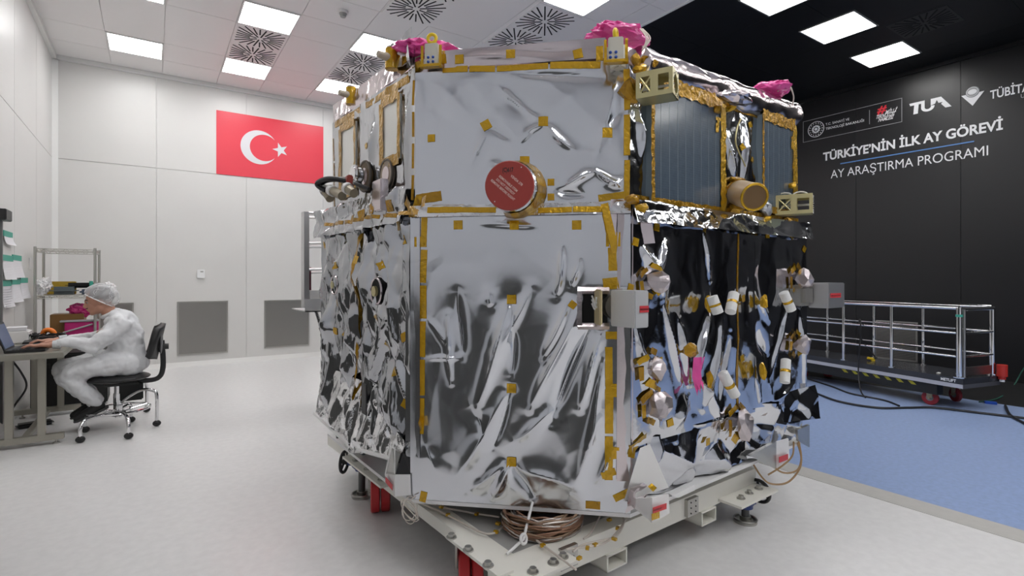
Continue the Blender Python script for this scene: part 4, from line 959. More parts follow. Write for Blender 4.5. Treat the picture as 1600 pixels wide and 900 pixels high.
# right front box under corner B
P0 = dep(1024, 783, 2.13)
o = obj('corner_cover', MB().prism([dep(983, 787, 2.2), dep(1019, 817, 2.12), dep(1019, 778, 2.12), dep(985, 780, 2.2)], (.004, .006, 0)), whitep, sc)
obj('cover_face', MB().prism([dep(1019, 817, 2.12), dep(1046, 802, 2.20), dep(1045, 772, 2.20), dep(1019, 778, 2.12)], (-.002, .006, 0)), whitep, o)
obj('warning_label', MB().prism([dep(1020, 793, 2.105), dep(1041, 786, 2.165), dep(1041, 795, 2.165), dep(1020, 802, 2.105)], (0, -.002, 0)), redl, o)
obj('label_text', text_fit('REMOVE BEFORE FLIGHT', dep(1021.5, 799, 2.102) , dep(1041, 790, 2.158) - dep(1021, 797, 2.099), UP, .055, .006, .02), black, o)
obj('tape_square', MB().prism([dep(1018, 803, 2.10), dep(1030, 799, 2.13), dep(1030, 809, 2.13), dep(1018, 813, 2.10)], (0, -.002, 0)), kapton, o)
obj('tape_square', MB().prism([dep(1012, 760, 2.10), dep(1020, 768, 2.10), dep(1026, 762, 2.12), dep(1018, 755, 2.12)], (0, -.002, 0)), kapton, sc)
# small tray bracket mid right and label bracket at right end
o = obj('edge_bracket', MB().prism([dep(1050, 775, 2.36), dep(1086, 757, 2.48), dep(1086, 766, 2.48), dep(1060, 778, 2.38)], (.02, .04, 0)), whitep, sc)
o = obj('corner_cover', MB().prism([dep(1172, 712, 2.78), dep(1213, 734, 2.90), dep(1213, 690, 2.90)], (.01, .02, 0)), mat('plate_grey', (.45, .45, .43), .3, .7), sc)
obj('cover_face', MB().prism([dep(1213, 734, 2.90), dep(1234, 718, 3.02), dep(1232, 685, 3.02), dep(1213, 690, 2.90)], (0, .006, 0)), whitep, o)
obj('warning_label', MB().prism([dep(1217, 714, 2.89), dep(1231, 709, 2.985), dep(1231, 718, 2.985), dep(1217, 723, 2.89)], (0, -.002, 0)), redl, o)
obj('end_bracket', MB().prism([dep(1248, 690, 3.10), dep(1265, 699, 3.16), dep(1265, 664, 3.16), dep(1246, 672, 3.10)], (.01, .02, 0)), steel, sc)
o = obj('corner_cover', MB().prism([dep(511, 640, 3.2), dep(512, 662, 3.2), dep(528, 679, 3.05), dep(566, 676, 2.78), dep(530, 648, 3.05)], (.01, .02, 0)), whitep, sc)
obj('warning_label', MB().prism([dep(513, 652, 3.17), dep(520, 659, 3.1), dep(520, 668, 3.1), dep(513, 661, 3.17)], (-.002, -.002, 0)), redl, o)
lump('pink_cap', dep(570, 688, 2.85), (.05, .05, .05), pink, sc, 201, 2, .3); lump('amber_wrap', dep(562, 684, 2.95), (.06, .05, .05), alod, sc, 202, 2, .4)
obj('hoop', MB().torus(dep(560, 690, 2.95), (1, .2, .3), .07, .012, 24, 8), darkm, sc, True)
# tapes on the stand
q = L_(.16, -.002, .21); obj('tape_square', MB().box(q + V3((-.06, -.002, -.0)), (.022, .003, .09), rz=r_), kapton, st)
q = L_(.30, -.002, .225); obj('green_tape', MB().prism([L_(.155, -.003, .262), L_(.180, -.003, .262), L_(.205, -.003, .17), L_(.18, -.003, .168)], (0, -.001, 0)), green, st)

# ---- cable coil on the deck plate
P = onZ(842, 822, ZS + .03); ct = thing('cable_coil', 'coil of brown and silver braided cables lying under the spacecraft front', 'cable', (P.x + .06, P.y + .05, ZS))
cc = V3((P.x + .06, P.y + .05, ZS)); rs = random.Random(3)
cmats = [mat('wire_copper', (.28, .15, .09), .4, .3), mat('wire_silver', (.55, .50, .46), .35, .5), mat('wire_brown', (.16, .09, .05), .5), mat('wire_tan', (.36, .24, .15), .5)]
for g in range(4):
    mb = MB()
    for k in range(24):
        R0 = rs.uniform(.10, .165); z0 = rs.uniform(.008, .07); ph = rs.uniform(0, 6); tl = rs.uniform(-.02, .02); ec = rs.uniform(-.012, .012)
        pts = [cc + V3(((R0 + ec * math.sin(3 * a + ph)) * math.cos(a) * 1.12, R0 * math.sin(a), z0 + tl * math.cos(a + ph) + .006 * math.sin(5 * a + ph))) for a in [2 * math.pi * i / 30 for i in range(31)]]
        for p in pts: p.z = max(p.z, cc.z + .006)
        mb.tube(pts, .0042, 5, cap=False)
    o = obj('cable_loops', mb, cmats[g], ct, True); o['kind'] = 'stuff'
# white tie round the coil
mb = MB(); a = onZ(832, 785, ZS + .13); b_ = onZ(818, 850, ZS + .02); mb.tube([a + V3((0, .02, .0)), a, b_ + UP * .02, onZ(792, 866, ZS + .01)], .006, 8); mb.torus(b_ + UP * .02, (.3, -1, .3), .018, .006, 18, 8)
obj('white_tie', mb, whitep, ct, True)
mb = MB()
for ps in ([(662, 782), (690, 792), (730, 800), (780, 808)], [(640, 778), (700, 805), (760, 834), (790, 820)], [(985, 800), (965, 830), (940, 850), (885, 858)], [(830, 838), (870, 868), (900, 890)], [(945, 790), (925, 830), (912, 842)], [(960, 800), (975, 812), (962, 838), (915, 850), (895, 862)]):
    mb.tube(spline([onZ(x, y, ZS + .016) for x, y in ps], 6), .0045, 6)
ob = obj('harness_lead', mb, mat('wire_pale', (.62, .56, .50), .5, .3), ct, True)
for x, y in ((690, 792), (745, 803), (700, 804), (775, 831), (930, 851), (965, 825), (960, 842), (905, 872), (848, 852), (778, 818), (918, 856), (952, 812)):
    P = onZ(x, y, ZS + .018); obj('tape_square', MB().box(P, (.020, .014, .010), rz=x), kapton, ct)
mb = MB()
for k in range(5):
    P = dep(640, 800, 2.32); pts = [P + V3((.03 * math.cos(a + k) * (1 + .1 * k), .02 * math.sin(a), .045 * math.sin(a + k * .2) + .004 * k)) for a in [6.28 * i / 18 for i in range(19)]]; mb.tube(pts, .002, 5, cap=False)
mb.tube([dep(640, 782, 2.32), dep(650, 775, 2.33)], .003, 5)
obj('wire_bundle', mb, mat('wire_pale', (.6, .5, .45), .5), sc, True)
mb = MB()
for pts in ([(1192, 700), (1200, 720), (1222, 738), (1245, 735), (1252, 715), (1248, 690)], [(1175, 722), (1190, 745), (1205, 756), (1230, 754), (1248, 735), (1252, 715), (1246, 692)], [(1240, 690), (1238, 712), (1222, 728), (1200, 742)]):
    mb.tube(spline([dep(x, y, 2.90) for x, y in pts], 6), .005, 6)
obj('harness_loop', mb, mat('wire_amber', (.38, .24, .12), .5), sc, True)
# ---- pink bags on top of the spacecraft
def bag(name, c, size, label, seed): 
    o = lump(name, c, size, pink, None, seed, 4, .35, label, 'bag', 'pink bags over the top fittings', True)
    for v in o.data.vertices: v.co = v.co - V3(c) + V3((0, 0, size[2] * .5))
    o.location = V3(c) - V3((0, 0, size[2] * .5)); return o
P = dep(966, 56, 2.38); bag('plastic_bag', P, (.19, .12, .05), 'pink plastic bag over the top corner above the white lifting fitting at centre', 301)
P = dep(1010, 58, 2.32)
P = dep(674, 84, 2.5); bag('plastic_bag', P, (.20, .12, .060), 'pink plastic bag behind the yellow lifting ring at the top left corner', 302)
P = dep(1208, 140, 3.02); bag('plastic_bag', P, (.15, .12, .048), 'pink plastic bag on the far right top corner before the black wall', 303)
def tw(pts, r): obj('top_wire', MB().tube(spline(pts, 5), r, 5), mat('wire_pale', (.6, .5, .45), .5), sc, True)
for k in range(3): tw([dep(1000 + 2 * k, 45, 2.3), dep(1010 + 3 * k, 60, 2.26), dep(1003, 80, 2.25)], .003)
for k in range(2): tw([dep(1215, 143 - 3 * k, 2.95), dep(1232, 132 + 3 * k, 2.95), dep(1240, 150, 2.98), dep(1238, 165, 3.0)], .004)
for k in range(3): tw([dep(628, 95 + 4 * k, 2.45), dep(650, 84 + 3 * k, 2.42), dep(670, 80 + 2 * k, 2.4), dep(690, 76, 2.42)], .003)

# ================================================================ PLATFORM CART
Oc = V3((6.72, 1.80, 0)); an = math.radians(14); lx = V3((math.sin(an), math.cos(an), 0)); wx_ = V3((math.cos(an), -math.sin(an), 0))
CL, CWd = 2.55, .60
Lc = lambda l, q, h: Oc + lx * l + wx_ * q + UP * h
ca = thing('platform_cart', 'dark platform cart with shiny tube railings parked by the black wall', 'cart', Lc(CL / 2, CWd / 2, 0))
def cbar(mb, l0, l1, q0, q1, h0, h1): return mb.prism([Lc(l0, q0, h0), Lc(l1, q0, h0), Lc(l1, q1, h0), Lc(l0, q1, h0)], (0, 0, h1 - h0))
deckm = mat('deck_dark', (.035, .037, .045), .22)
obj('deck', cbar(MB(), 0, CL, 0, CWd, .285, .345), deckm, ca)
obj('edge_strip', cbar(MB(), 0, CL, -.006, .0, .245, .285), mat('edge_alu', (.55, .55, .60), .4, .3), ca)
obj('edge_strip', cbar(MB(), -.006, .0, 0, CWd, .245, .285), mat('edge_dark', (.10, .10, .11), .4, .3), ca)
ub = obj('under_frame', cbar(cbar(MB(), .05, CL - .05, .05, CWd - .05, .245, .285), .25, CL - .25, .02, .12, .13, .24), mat('frame_dark', (.012, .013, .014), .5), ca)
for k in range(7):
    mb = MB(); l = .45 + k * .13; mb.prism([Lc(l, .017, .20), Lc(l + .05, .017, .20), Lc(l + .09, .017, .236), Lc(l + .04, .017, .236)], wx_ * .002); obj('hazard_stripe', mb, mat('stripe_yellow', (.45, .40, .03), .6), ub)
tp = Lc(.02, -.0085, .298); 
obj('maker_text', text_fit('METLIFT', Lc(.20, -.002, .300), -lx, UP, .14, .028, .03), lett, ca)
# rails and posts
tube_r = .017
def rail(l0, q0, l1, q1, h, r=tube_r, name='rail'): obj(name, MB().cyl(Lc(l0, q0, h), Lc(l1, q1, h), r, n=12), chrome, ca, True)
for q in (.03, CWd - .03):
    for h, r in ((1.055, .023), (.80, .015), (.56, .015)): rail(.05, q, CL, q, h, r)
for l in (.04, CL - .05):
    for h, r in ((1.045, .020), (.80, .012), (.56, .012)): rail(l, .03, l, CWd - .03, h, r)
for q in (.03, CWd - .03):
    for l, r in ((.05, .028), (.72, .018), (1.30, .018), (1.95, .018), (CL - .05, .018)):
        p = obj('post', MB().cyl(Lc(l, q, .345), Lc(l, q, 1.06), r, n=12), chrome, ca, True)
        obj('post_flange', MB().cyl(Lc(l, q, .345), Lc(l, q, .357), r * 1.9, n=14), chrome, p, True)
obj('gate_post', MB().cyl(Lc(.015, .05, .345), Lc(.015, .05, 1.04), .011, n=10), steel, ca, True)
obj('kick_plate', cbar(MB(), .035, .045, .06, CWd - .06, .36, .45), steel, ca)
mb = MB(); mb.cyl(Lc(.05, .03, .965), Lc(.05, .03, .99), .030, n=12); mb.tube([Lc(.045, .03, .98), Lc(.04, .08, 1.02), Lc(.04, .10, 1.045)], .010, 6); obj('green_strap', mb, green, ca, True)
for l, q, rz in ((.36, .10, 1.9), (1.95, .10, 1.7), (.36, .52, 1.3), (1.9, .52, 2.)):
    p = Lc(l, q, 0); caster(p.x, p.y, rz + 1.2, .075, .245, ca, mat('caster_redrim', (.35, .03, .04), .5), False, None, mat('fork_zinc', (.50, .42, .28), .4, .6))
p0 = Lc(-.03, CWd - .02, .40)
pg = obj('red_socket', MB().cyl(p0 - UP * .06, p0 + UP * .06, .045, n=18).cyl(p0 - UP * .09, p0 - UP * .06, .032, n=14), mat('socket_red', (.5, .03, .02), .4), ca, True)
obj('socket_tip', MB().cyl(p0 - UP * .115, p0 - UP * .09, .022, n=14), whitep, pg, True)
obj('deck_switch', MB().box(Lc(.28, .10, .352), (.05, .03, .012), bev=.004), whitep, ca)
# yellow plug lying on the deck with its black lead over the rail
P = Lc(1.12, .30, .36); pl = thing('plug_lead', 'black cable with yellow plug hanging over the cart railing', 'cable', (P.x, P.y, .345))
obj('plug', MB().cyl(P, P + V3((.05, .03, .0)), .022, n=10).cyl(P + V3((.03, .0, .0)), P + V3((-.03, .05, .02)), .016, n=10), yellow, pl, True)
rb = V3((0, 0, .019)); 
obj('lead', MB().tube(spline([P + V3((.02, .02, 0)), Lc(1.10, .30, .40), Lc(1.16, .16, .60), Lc(1.10, .03, .835), Lc(1.06, -.0, .83), Lc(1.05, -.03, .55), Lc(1.06, -.04, .25), Lc(.95, -.15, .05), Lc(.80, -.28, .012)], 8), .008, 8), black, pl, True)
def floorcable(name, pts, r, m, label, z=None):
    mb = MB().tube(spline([onZ(x, y, r) for x, y in pts], 8), r, 8); return one(name, label, 'cable', mb, m)
floorcable('floor_cable', [(1205, 595), (1262, 610), (1310, 627), (1370, 637), (1420, 637), (1460, 637), (1530, 645), (1640, 658)], .012, black, 'long black cable on the blue floor passing in front of the cart')
floorcable('floor_cable', [(1262, 592), (1300, 604), (1330, 615), (1380, 625), (1405, 634)], .010, black, 'shorter black cable on the blue floor coming from under the cart')
floorcable('floor_cable', [(1571, 634), (1578, 648), (1600, 661), (1640, 680)], .013, black, 'short thick black cable on the blue floor at the right edge')
gm = mat('wire_green', (.02, .10, .07), .5)
mb = MB().tube(spline([V3((9.25, onX(1600, 575, 9.2).y, 1.0)) if False else onX(1625, 540, 9.2), onX(1600, 575, 9.2), onX(1582, 605, 9.0), onZ(1560, 622, .01), onZ(1530, 628, .01)], 8), .007, 6)
one('hanging_cable', 'thin green cable hanging down the black wall at the right edge', 'cable', mb, gm)
P = onZ(1548, 631, 0); one('tape_piece', 'small piece of bright blue tape on the floor by the black wall', 'tape', MB().box((P.x, P.y, .012), (.07, .10, .022), rz=.3, bev=.003), mat('tape_blue', (.02, .10, .55), .5))

# ================================================================ LADDER RACK behind the spacecraft
Y5 = 5.02
def l5(px, py, dy=0): return onY(px, py, Y5 + dy)
la = thing('ladder_rack', 'aluminium ladder-like rack with tray standing behind the left of the spacecraft', 'rack', (1.55, Y5, 0))
top = l5(478, 331); bot = l5(476, 480); x0 = l5(478, 400).x
obj('upright', MB().box((x0, Y5, (top.z + bot.z) / 2), (.045, .07, top.z - bot.z), bev=.004), alum, la)
obj('upright', MB().box((x0 + .01, Y5 + .10, (top.z + bot.z) / 2), (.045, .07, top.z - bot.z + .02), bev=.004), alum, la)
mast = 1.98
for py in (333, 380, 421):
    zz = l5(480, py).z; obj('rung', MB().tube([(x0, Y5 - .01, zz), (mast, Y5 - .01, zz + .03)], .024, 8, sq=.6), alum, la, True); obj('rung', MB().tube([(x0 + .01, Y5 + .10, zz - .03), (mast, Y5 + .10, zz)], .02, 8, sq=.6), alum, la, True)
for dy in (0, .45): obj('mast', MB().box((mast, Y5 + dy, .62), (.06, .06, 1.24), bev=.004), alum, la)
obj('base_beam', MB().box((mast, Y5 + .22, .04), (.5, .9, .06), bev=.01), alum, la)
obj('side_plate_red', MB().box((x0 + .045, Y5 + .08, l5(480, 436).z), (.03, .05, .22)), mat('plate_maroon', (.16, .04, .06), .5), la)
zt = l5(480, 452).z; zb = l5(480, 487).z
tr = obj('tray', MB().prism([(x0 - .02, Y5 - .06, zb), (mast, Y5 - .06, zb - .02), (mast, Y5 - .06, zt - .07), (x0 - .02, Y5 - .06, zt - .09)], (0, .012, 0)), mat('tray_alu', (.50, .50, .51), .4, .2), la)
obj('tray_floor', MB().prism([(x0 - .02, Y5 - .06, zb), (mast, Y5 - .06, zb - .02), (mast, Y5 + .5, zb), (x0 - .02, Y5 + .5, zb)], (0, 0, .01)), alum, la)
obj('tray_box', MB().box(((x0 + mast) / 2, Y5 + .10, zt - .06), (mast - x0 - .06, .18, .10), bev=.008), whitep, la)
P = l5(514, 330); obj('green_strap', MB().torus((P.x, Y5 - .04, P.z - .03), (0, 1, 0), .045, .012, 20, 6).box((P.x + .02, Y5 - .04, P.z - .09), (.04, .02, .16)), green, la, True)
P = l5(507, 372); yb = obj('yellow_pouch', MB().box((P.x, Y5 - .05, P.z), (.06, .05, .17), bev=.02), yellow, la, True)
obj('black_strap', MB().tube([(P.x, Y5 - .05, P.z + .06), (P.x - .03, Y5 - .05, P.z + .19)], .014, 8), black, la, True)
# coiled cord
mb = MB(); a = l5(494, 487); b_ = l5(503, 560); b2 = l5(504, 556); pts = []
for i in range(420):
    t = i / 419; c = a + (b2 - a) * t; c.x += .03 * math.sin(t * 2.4) - .0; an_ = t * 2 * math.pi * 30; pts.append(c + V3((math.cos(an_) * .012, math.sin(an_) * .012, 0)))
mb.tube(pts, .0045, 5); mb.tube(spline([pts[-1], pts[-1] + V3((.12, .1, -.15)), V3((mast - .1, Y5 + .1, .08))], 6), .004, 5); obj('coiled_cord', mb, black, la, True)

# ================================================================ WORK CORNER
TZ = .755
tb = thing('work_table', 'steel work table with square legs carrying the laptop', 'table', (-.87, 6.28, 0))
tabm = mat('table_steel', (.40, .385, .33), .35, .75, var=.06, bscale=10)
obj('table_top', MB().box((-.87, 6.29, TZ - .022), (.53, 1.44, .044), bev=.005), tabm, tb)
for yy, xs_ in ((5.68, (-.945, -.75)), (6.87, (-.96, -.765))):
    for x in xs_: obj('leg', MB().box((x, yy, .40), (.05, .05, .66), bev=.003), tabm, tb)
    obj('foot_bar', MB().box((-.86, yy, .06), (.50, .055, .05), bev=.003), tabm, tb)
    for x in (-1.05, -.66): obj('foot_pad', MB().cyl((x, yy, 0), (x, yy, .012), .022, n=12).cyl((x, yy, .012), (x, yy, .04), .008, n=8), steel, tb, True)
obj('cross_bar', MB().box((-.86, 6.27, .06), (.045, 1.15, .04), bev=.003), tabm, tb)
one('foot_pedal', 'black flat foot pedal on the floor under the work table', 'pedal', MB().box((-.90, 6.45, .02), (.26, .12, .04), rz=.25, bev=.018), black)
mb = MB().tube(spline([(-1.0, 6.0, .70), (-.93, 6.05, .55), (-.90, 6.05, .42), (-.99, 6.1, .25), (-1.03, 6.1, .10), (-1.02, 6.1, .01)], 8), .008, 8)
one('power_cord', 'black power cord hanging below the work table', 'cable', mb, black)
# laptop
lt = thing('laptop', 'open black laptop in front of the seated worker', 'laptop', (-.86, 5.90, TZ))
obj('keyboard_base', MB().box((-.86, 5.90, TZ + .012), (.25, .36, .022), bev=.004), black, lt)
keym = mat('key_black', (.03, .03, .032), .5)
mb = MB()
for i in range(5):
    for j in range(13): mb.box((-.93 + i * .021, 5.75 + j * .0245, TZ + .0245), (.017, .020, .004))
o = obj('keys', mb, keym, lt); o['kind'] = 'stuff'
M_ = Matrix.Rotation(-.32, 3, 'Y'); sd = obj('screen_lid', MB().box((-1.015, 5.90, TZ + .125), (.010, .36, .235), M=M_, bev=.003), black, lt)
obj('screen', MB().box((-1.0085, 5.90, TZ + .128), (.002, .325, .195), M=M_), mat('screen_blue', (.05, .08, .15), .35, emit=.35), sd)
# second black laptop / keyboard, closed
l2t = thing('closed_laptop', 'closed black laptop lying behind the open one among cables', 'laptop', (-.80, 6.47, TZ))
obj('casing', MB().box((-.80, 6.47, TZ + .016), (.36, .28, .030), rz=.1, bev=.006), black, l2t); obj('front_edge', MB().box((-.80, 6.325, TZ + .010), (.34, .006, .008), rz=.1), mat('edge_silver', (.4, .42, .42), .4, .5), l2t)
obj('adapter', MB().box((-.82, 6.50, TZ + .045), (.13, .06, .028), rz=.2, bev=.006), black, l2t)
rs = random.Random(9); mb = MB()
for k in range(16):
    c = V3((-1.0 + rs.uniform(0, .26), 6.66 + rs.uniform(-.05, .12), TZ + .012 + rs.uniform(0, .03))); R0 = rs.uniform(.04, .085); ph = rs.uniform(0, 6)
    mb.tube([c + V3((R0 * math.cos(a + ph), R0 * .8 * math.sin(a), .02 * (1 + math.sin(a * 2 + ph)))) for a in [2 * math.pi * i / 18 * .9 for i in range(19)]], .0055, 6)
mb.tube(spline([(-.75, 6.68, TZ + .02), (-.68, 6.72, TZ + .03), (-.63, 6.70, TZ + .02)], 5), .014, 8)
o = one('cable_heap', 'heap of tangled black cables on the back of the work table', 'cable', mb, black)
tpx = V3((-.84, 6.74, TZ)); t = thing('tape_roll', 'bright orange tape roll standing among cables on the table', 'tape', tpx)
obj('roll', MB().torus(tpx + UP * .060, (.35, 1, .25), .045, .022, 24, 10), orange, t, True); obj('roll_core', MB().torus(tpx + UP * .060, (.35, 1, .25), .026, .008, 20, 8), black, t, True)
t = thing('label_printer', 'small white boxy device against the left wall behind the laptop', 'printer', (-1.03, 6.55, TZ))
obj('casing', MB().box((-1.04, 6.62, TZ + .06), (.17, .20, .115), bev=.010), whitep, t); obj('paper_stack', MB().box((-1.05, 6.63, TZ + .135), (.14, .20, .03), rz=.1, bev=.002), papw, t)
obj('front_slot', MB().box((-.953, 6.60, TZ + .07), (.004, .10, .02)), black, t)
# dark equipment case on the floor
t = thing('equipment_case', 'black equipment case on the floor behind the work table', 'case', (-.72, 7.35, 0))
obj('case_body', MB().box((-.72, 7.32, .30), (.62, .42, .56), bev=.015), mat('case_black', (.006, .006, .006), .6), t)
for x in (-.9, -.54): obj('latch', MB().box((x, 7.105, .46), (.05, .012, .05), bev=.003), rubber, t)
for x in (-.95, -.48): obj('foot', MB().box((x, 7.32, .01), (.06, .3, .02)), rubber, t)

# wire rack
rk = thing('wire_rack', 'chrome wire shelving rack in the corner behind the worker', 'shelf', (-.8, 7.95, 0))
RX0, RX1, RY0, RY1, RT_ = -1.07, -.555, 7.68, 8.22, 1.685
rackm = mat('rack_zinc', (.50, .49, .45), .35, .75)
for x in (RX0, RX1):
    for y in (RY0, RY1):
        p = obj('post', MB().cyl((x, y, .0), (x, y, RT_ + .02), .0135, n=10), rackm, rk, True)
        mb = MB()
        for q in range(16): mb.torus((x, y, .1 + q * .1), (0, 0, 1), .0135, .0018, 10, 4)
        obj('grooves', mb, rackm, p)
for zz in (RT_, 1.165, .66, .16):
    mb = MB()
    for (xa, ya, xb, yb_) in ((RX0, RY0, RX1, RY0), (RX0, RY1, RX1, RY1), (RX0, RY0, RX0, RY1), (RX1, RY0, RX1, RY1)):
        mb.cyl((xa, ya, zz), (xb, yb_, zz), .0045, n=6); mb.cyl((xa, ya, zz - .032), (xb, yb_, zz - .032), .0045, n=6)
        n_ = 12; mb.tube([V3((xa, ya, 0)).lerp(V3((xb, yb_, 0)), i / n_) + UP * (zz - .032 * (i % 2)) for i in range(n_ + 1)], .0035, 5)
    for k in range(1, 24): x = RX0 + (RX1 - RX0) * k / 24; mb.cyl((x, RY0, zz + .003), (x, RY1, zz + .003), .0022, n=5)
    o = obj('wire_shelf', mb, rackm, rk, True)
def ry(px, py, yy): return onY(px, py, yy)
S2 = 1.172
one('amber_box', 'amber translucent box standing on the middle shelf of the rack', 'box', MB().box((-.90, 8.10, S2 + .075), (.28, .16, .15), rz=.05, bev=.006), mat('amber_film', (.42, .28, .02), .3, bump=.3, bscale=30))
t = thing('black_case', 'soft black case lying on top of the grey cases on the rack', 'case', (-.68, 7.90, S2 + .07))
obj('case_body', MB().box((-.68, 7.93, S2 + .105), (.32, .18, .06), bev=.028), mat('case_cloth', (.012, .012, .013), .8), t, True); obj('green_tag', MB().box((-.60, 7.80, S2 + .12), (.03, .03, .07), rz=.4, bev=.003), green, t)
gcm = mat('case_grey', (.10, .12, .125), .6)
one('grey_case', 'dark grey rounded case on the middle shelf left of its blue twin', 'case', MB().box((-.84, 7.82, S2 + .046), (.25, .20, .09), bev=.04), gcm)
one('blue_grey_case', 'flat blue-grey case on the middle shelf under the black case', 'case', MB().box((-.63, 7.86, S2 + .03), (.14, .26, .06), bev=.02), mat('case_bluegrey', (.09, .12, .17), .6))
clear = mat('clear_film', (.80, .78, .78), .25, bump=.6, bscale=25)
lump('clear_bag', (-1.02, 7.80, S2 + .10), (.085, .09, .10), clear, None, 401, 4, .5, 'crumpled clear plastic bag at the left end of the middle shelf', 'bag')
lump('clear_bag', (-.47, 8.02, S2 + .07), (.09, .08, .065), clear, None, 402, 4, .5, 'crumpled clear plastic bag poking out at the right end of the shelf', 'bag')
S3 = .667
for i, (x, h, m_, lb) in enumerate(((-.82, .19, mat('amber_dark', (.24, .12, .03), .4), 'brown amber carton on the lower rack shelf left of the pink crate'),)):
    one('carton', lb, 'box', MB().box((x, 8.0, S3 + .14), (.30, .30, .28), bev=.006), m_)
t = thing('pink_crate', 'pink plastic crate with grey rim behind the worker’s chest', 'crate', (-.66, 7.86, S3))
pkm = mat('pink_plastic', (.55, .03, .19), .25)
obj('crate_body', MB().box((-.68, 7.77, S3 + .10), (.30, .10, .20), bev=.01), pkm, t); obj('crate_rim', MB().box((-.70, 7.765, S3 + .205), (.34, .12, .02), bev=.004), mat('rim_grey', (.40, .39, .40), .4), t)
obj('crate_strut', MB().tube([(-.84, 7.705, S3 + .08), (-.58, 7.705, S3 + .165)], .010, 6), mat('rim_grey', (0, 0, 0)), t)
lump('pink_bag', (-.66, 7.95, S3 + .32), (.14, .12, .10), pkm, None, 403, 4, .4, 'glossy pink bag piled over the pink crate on the rack', 'bag')

# wall papers on the left wall
def sheet(px0, px1, py0, py1, lb, tape=True):
    A = onX(px0, py0, XL + .006); B2 = onX(px1, py1, XL + .006); y0, y1 = A.y, B2.y; z1 = (onX((px0 + px1) / 2, py0, XL).z); z0 = onX((px0 + px1) / 2, py1, XL).z
    t = thing('wall_paper_sheet', lb, 'paper', (XL, (y0 + y1) / 2, z0), 'papers taped to the left wall')
    k = 8; vs = []
    for i in range(k + 1):
        s = i / k; off = .006 + .022 * (1 - s) ** 2.2
        for yy in (y0, y1): vs.append((XL + off + (.012 if yy == y1 else 0) * (1 - s), yy, z0 + (z1 - .03 - z0) * s))
    obj('sheet', MB().add(vs, [(2 * i, 2 * i + 1, 2 * i + 3, 2 * i + 2) for i in range(k)]), papw, t)
    obj('tape', MB().b2((XL + .001, y0 - .01, z1 - .055), (XL + .009, y1 + .01, z1)), green, t)
    mb = MB()
    for q in range(9):
        zz = z1 - .09 - q * .022; mb.b2((XL + .010 + .022 * (1 - (zz - z0) / (z1 - z0)) ** 2.2, y0 + .02, zz), (XL + .012 + .022 * (1 - (zz - z0) / (z1 - z0)) ** 2.2, y1 - .03, zz + .004))
    if z1 - z0 > .25: obj('print_lines', mb, mat('print_grey', (.45, .45, .47), .7), t)
sheet(6, 19, 362, 383, 'small white card with green tape, highest on the left wall')
sheet(4, 20, 399, 437, 'paper sheet in the upper row on the left wall, left one'); sheet(20, 33, 399, 434, 'paper sheet in the upper row on the left wall, right one')
sheet(2, 17, 438, 480, 'paper sheet in the lower row on the left wall, left one'); sheet(18, 31, 436, 472, 'paper sheet in the lower row on the left wall, middle one'); sheet(32, 43, 434, 466, 'paper sheet in the lower row on the left wall, right one')
t = thing('wall_socket', 'small white socket on the left wall beside the rack', 'socket', (XL, onX(46, 410, XL).y, 1.4)); P = onX(46, 412, XL)
obj('face_plate', MB().box((XL + .006, P.y, P.z), (.012, .09, .13), bev=.003), whitep, t)
P = onX(3, 337, XL); t = thing('black_wall_box', 'black box on the left wall above the papers, at the left edge', 'box', (XL, P.y - .02, P.z - .08))
obj('box_body', MB().box((XL + .03, P.y - .06, P.z), (.06, .24, .10), bev=.006), black, t)
obj('conduit', MB().box((XL + .012, P.y - .10, P.z - 1.0), (.02, .03, 1.9)), mat('conduit_grey', (.15, .15, .15), .5), t)

# ================================================================ STOOL
cs = [onZ(x, y, 0) for x, y in ((125.5, 692), (133, 676), (201, 686), (205, 660), (245, 666), (229, 644))]
sc0 = sum(cs, V3()) / 6; sc0 = V3((-.27, 6.03, 0))
sl = thing('work_stool', 'black seated chrome work stool under the worker', 'stool', sc0)
mb = MB().cyl(sc0 + UP * .08, sc0 + UP * .44, .030, n=18).cyl(sc0 + UP * .10, sc0 + UP * .30, .036, n=18); obj('column', mb, chrome, sl, True)
obj('column_boot', MB().cyl(sc0 + UP * .10, sc0 + UP * .135, .060, n=18), black, sl, True)
for i, c in enumerate(cs):
    top = .33 if i in (4, 5) else .17; d = (V3((c.x, c.y, 0)) - sc0); k_ = V3((c.x, c.y, 0))
    obj('leg', MB().tube(spline([sc0 + d * .08 + UP * (top - .03 if top < .3 else .22), sc0 + d * .55 + UP * (top - .005), sc0 + d * .88 + UP * top, k_ + UP * (top - .05), k_ + UP * .05], 6), .0145, 10), chrome, sl, True)
    cc_ = bpy.data.objects.new('caster', None); link(cc_, sl)
    obj('caster_wheel', MB().ball((c.x, c.y, .028), (.034, .022, .028), 14), black, cc_, True); obj('caster_hood', MB().box((c.x, c.y, .042), (.052, .052, .026), bev=.012), black, cc_, True)
ring = []; 
obj('foot_ring', MB().torus(sc0 + UP * .155, (0, 0, 1), .245, .011, 44, 8), chrome, sl, True)
for k in range(3):
    a = 2 * math.pi * k / 3 + .4; obj('ring_spoke', MB().cyl(sc0 + UP * .12, sc0 + V3((math.cos(a) * .24, math.sin(a) * .24, .155)), .008, n=8), chrome, sl, True)
SH = .465
mb = MB(); mb.ball(sc0 + V3((.0, 0, SH - .02)), (.25, .23, .042), 28); obj('seat', mb, black, sl, True)
obj('seat_plate', MB().box(sc0 + V3((.03, 0, SH - .075)), (.26, .18, .025), bev=.008), black, sl); obj('mechanism', MB().box(sc0 + V3((.10, 0.02, SH - .16)), (.18, .12, .16), bev=.01), mat('case_black', (0, 0, 0)), sl)
mb = MB(); c = sc0 + V3((.27, 0, SH + .30))
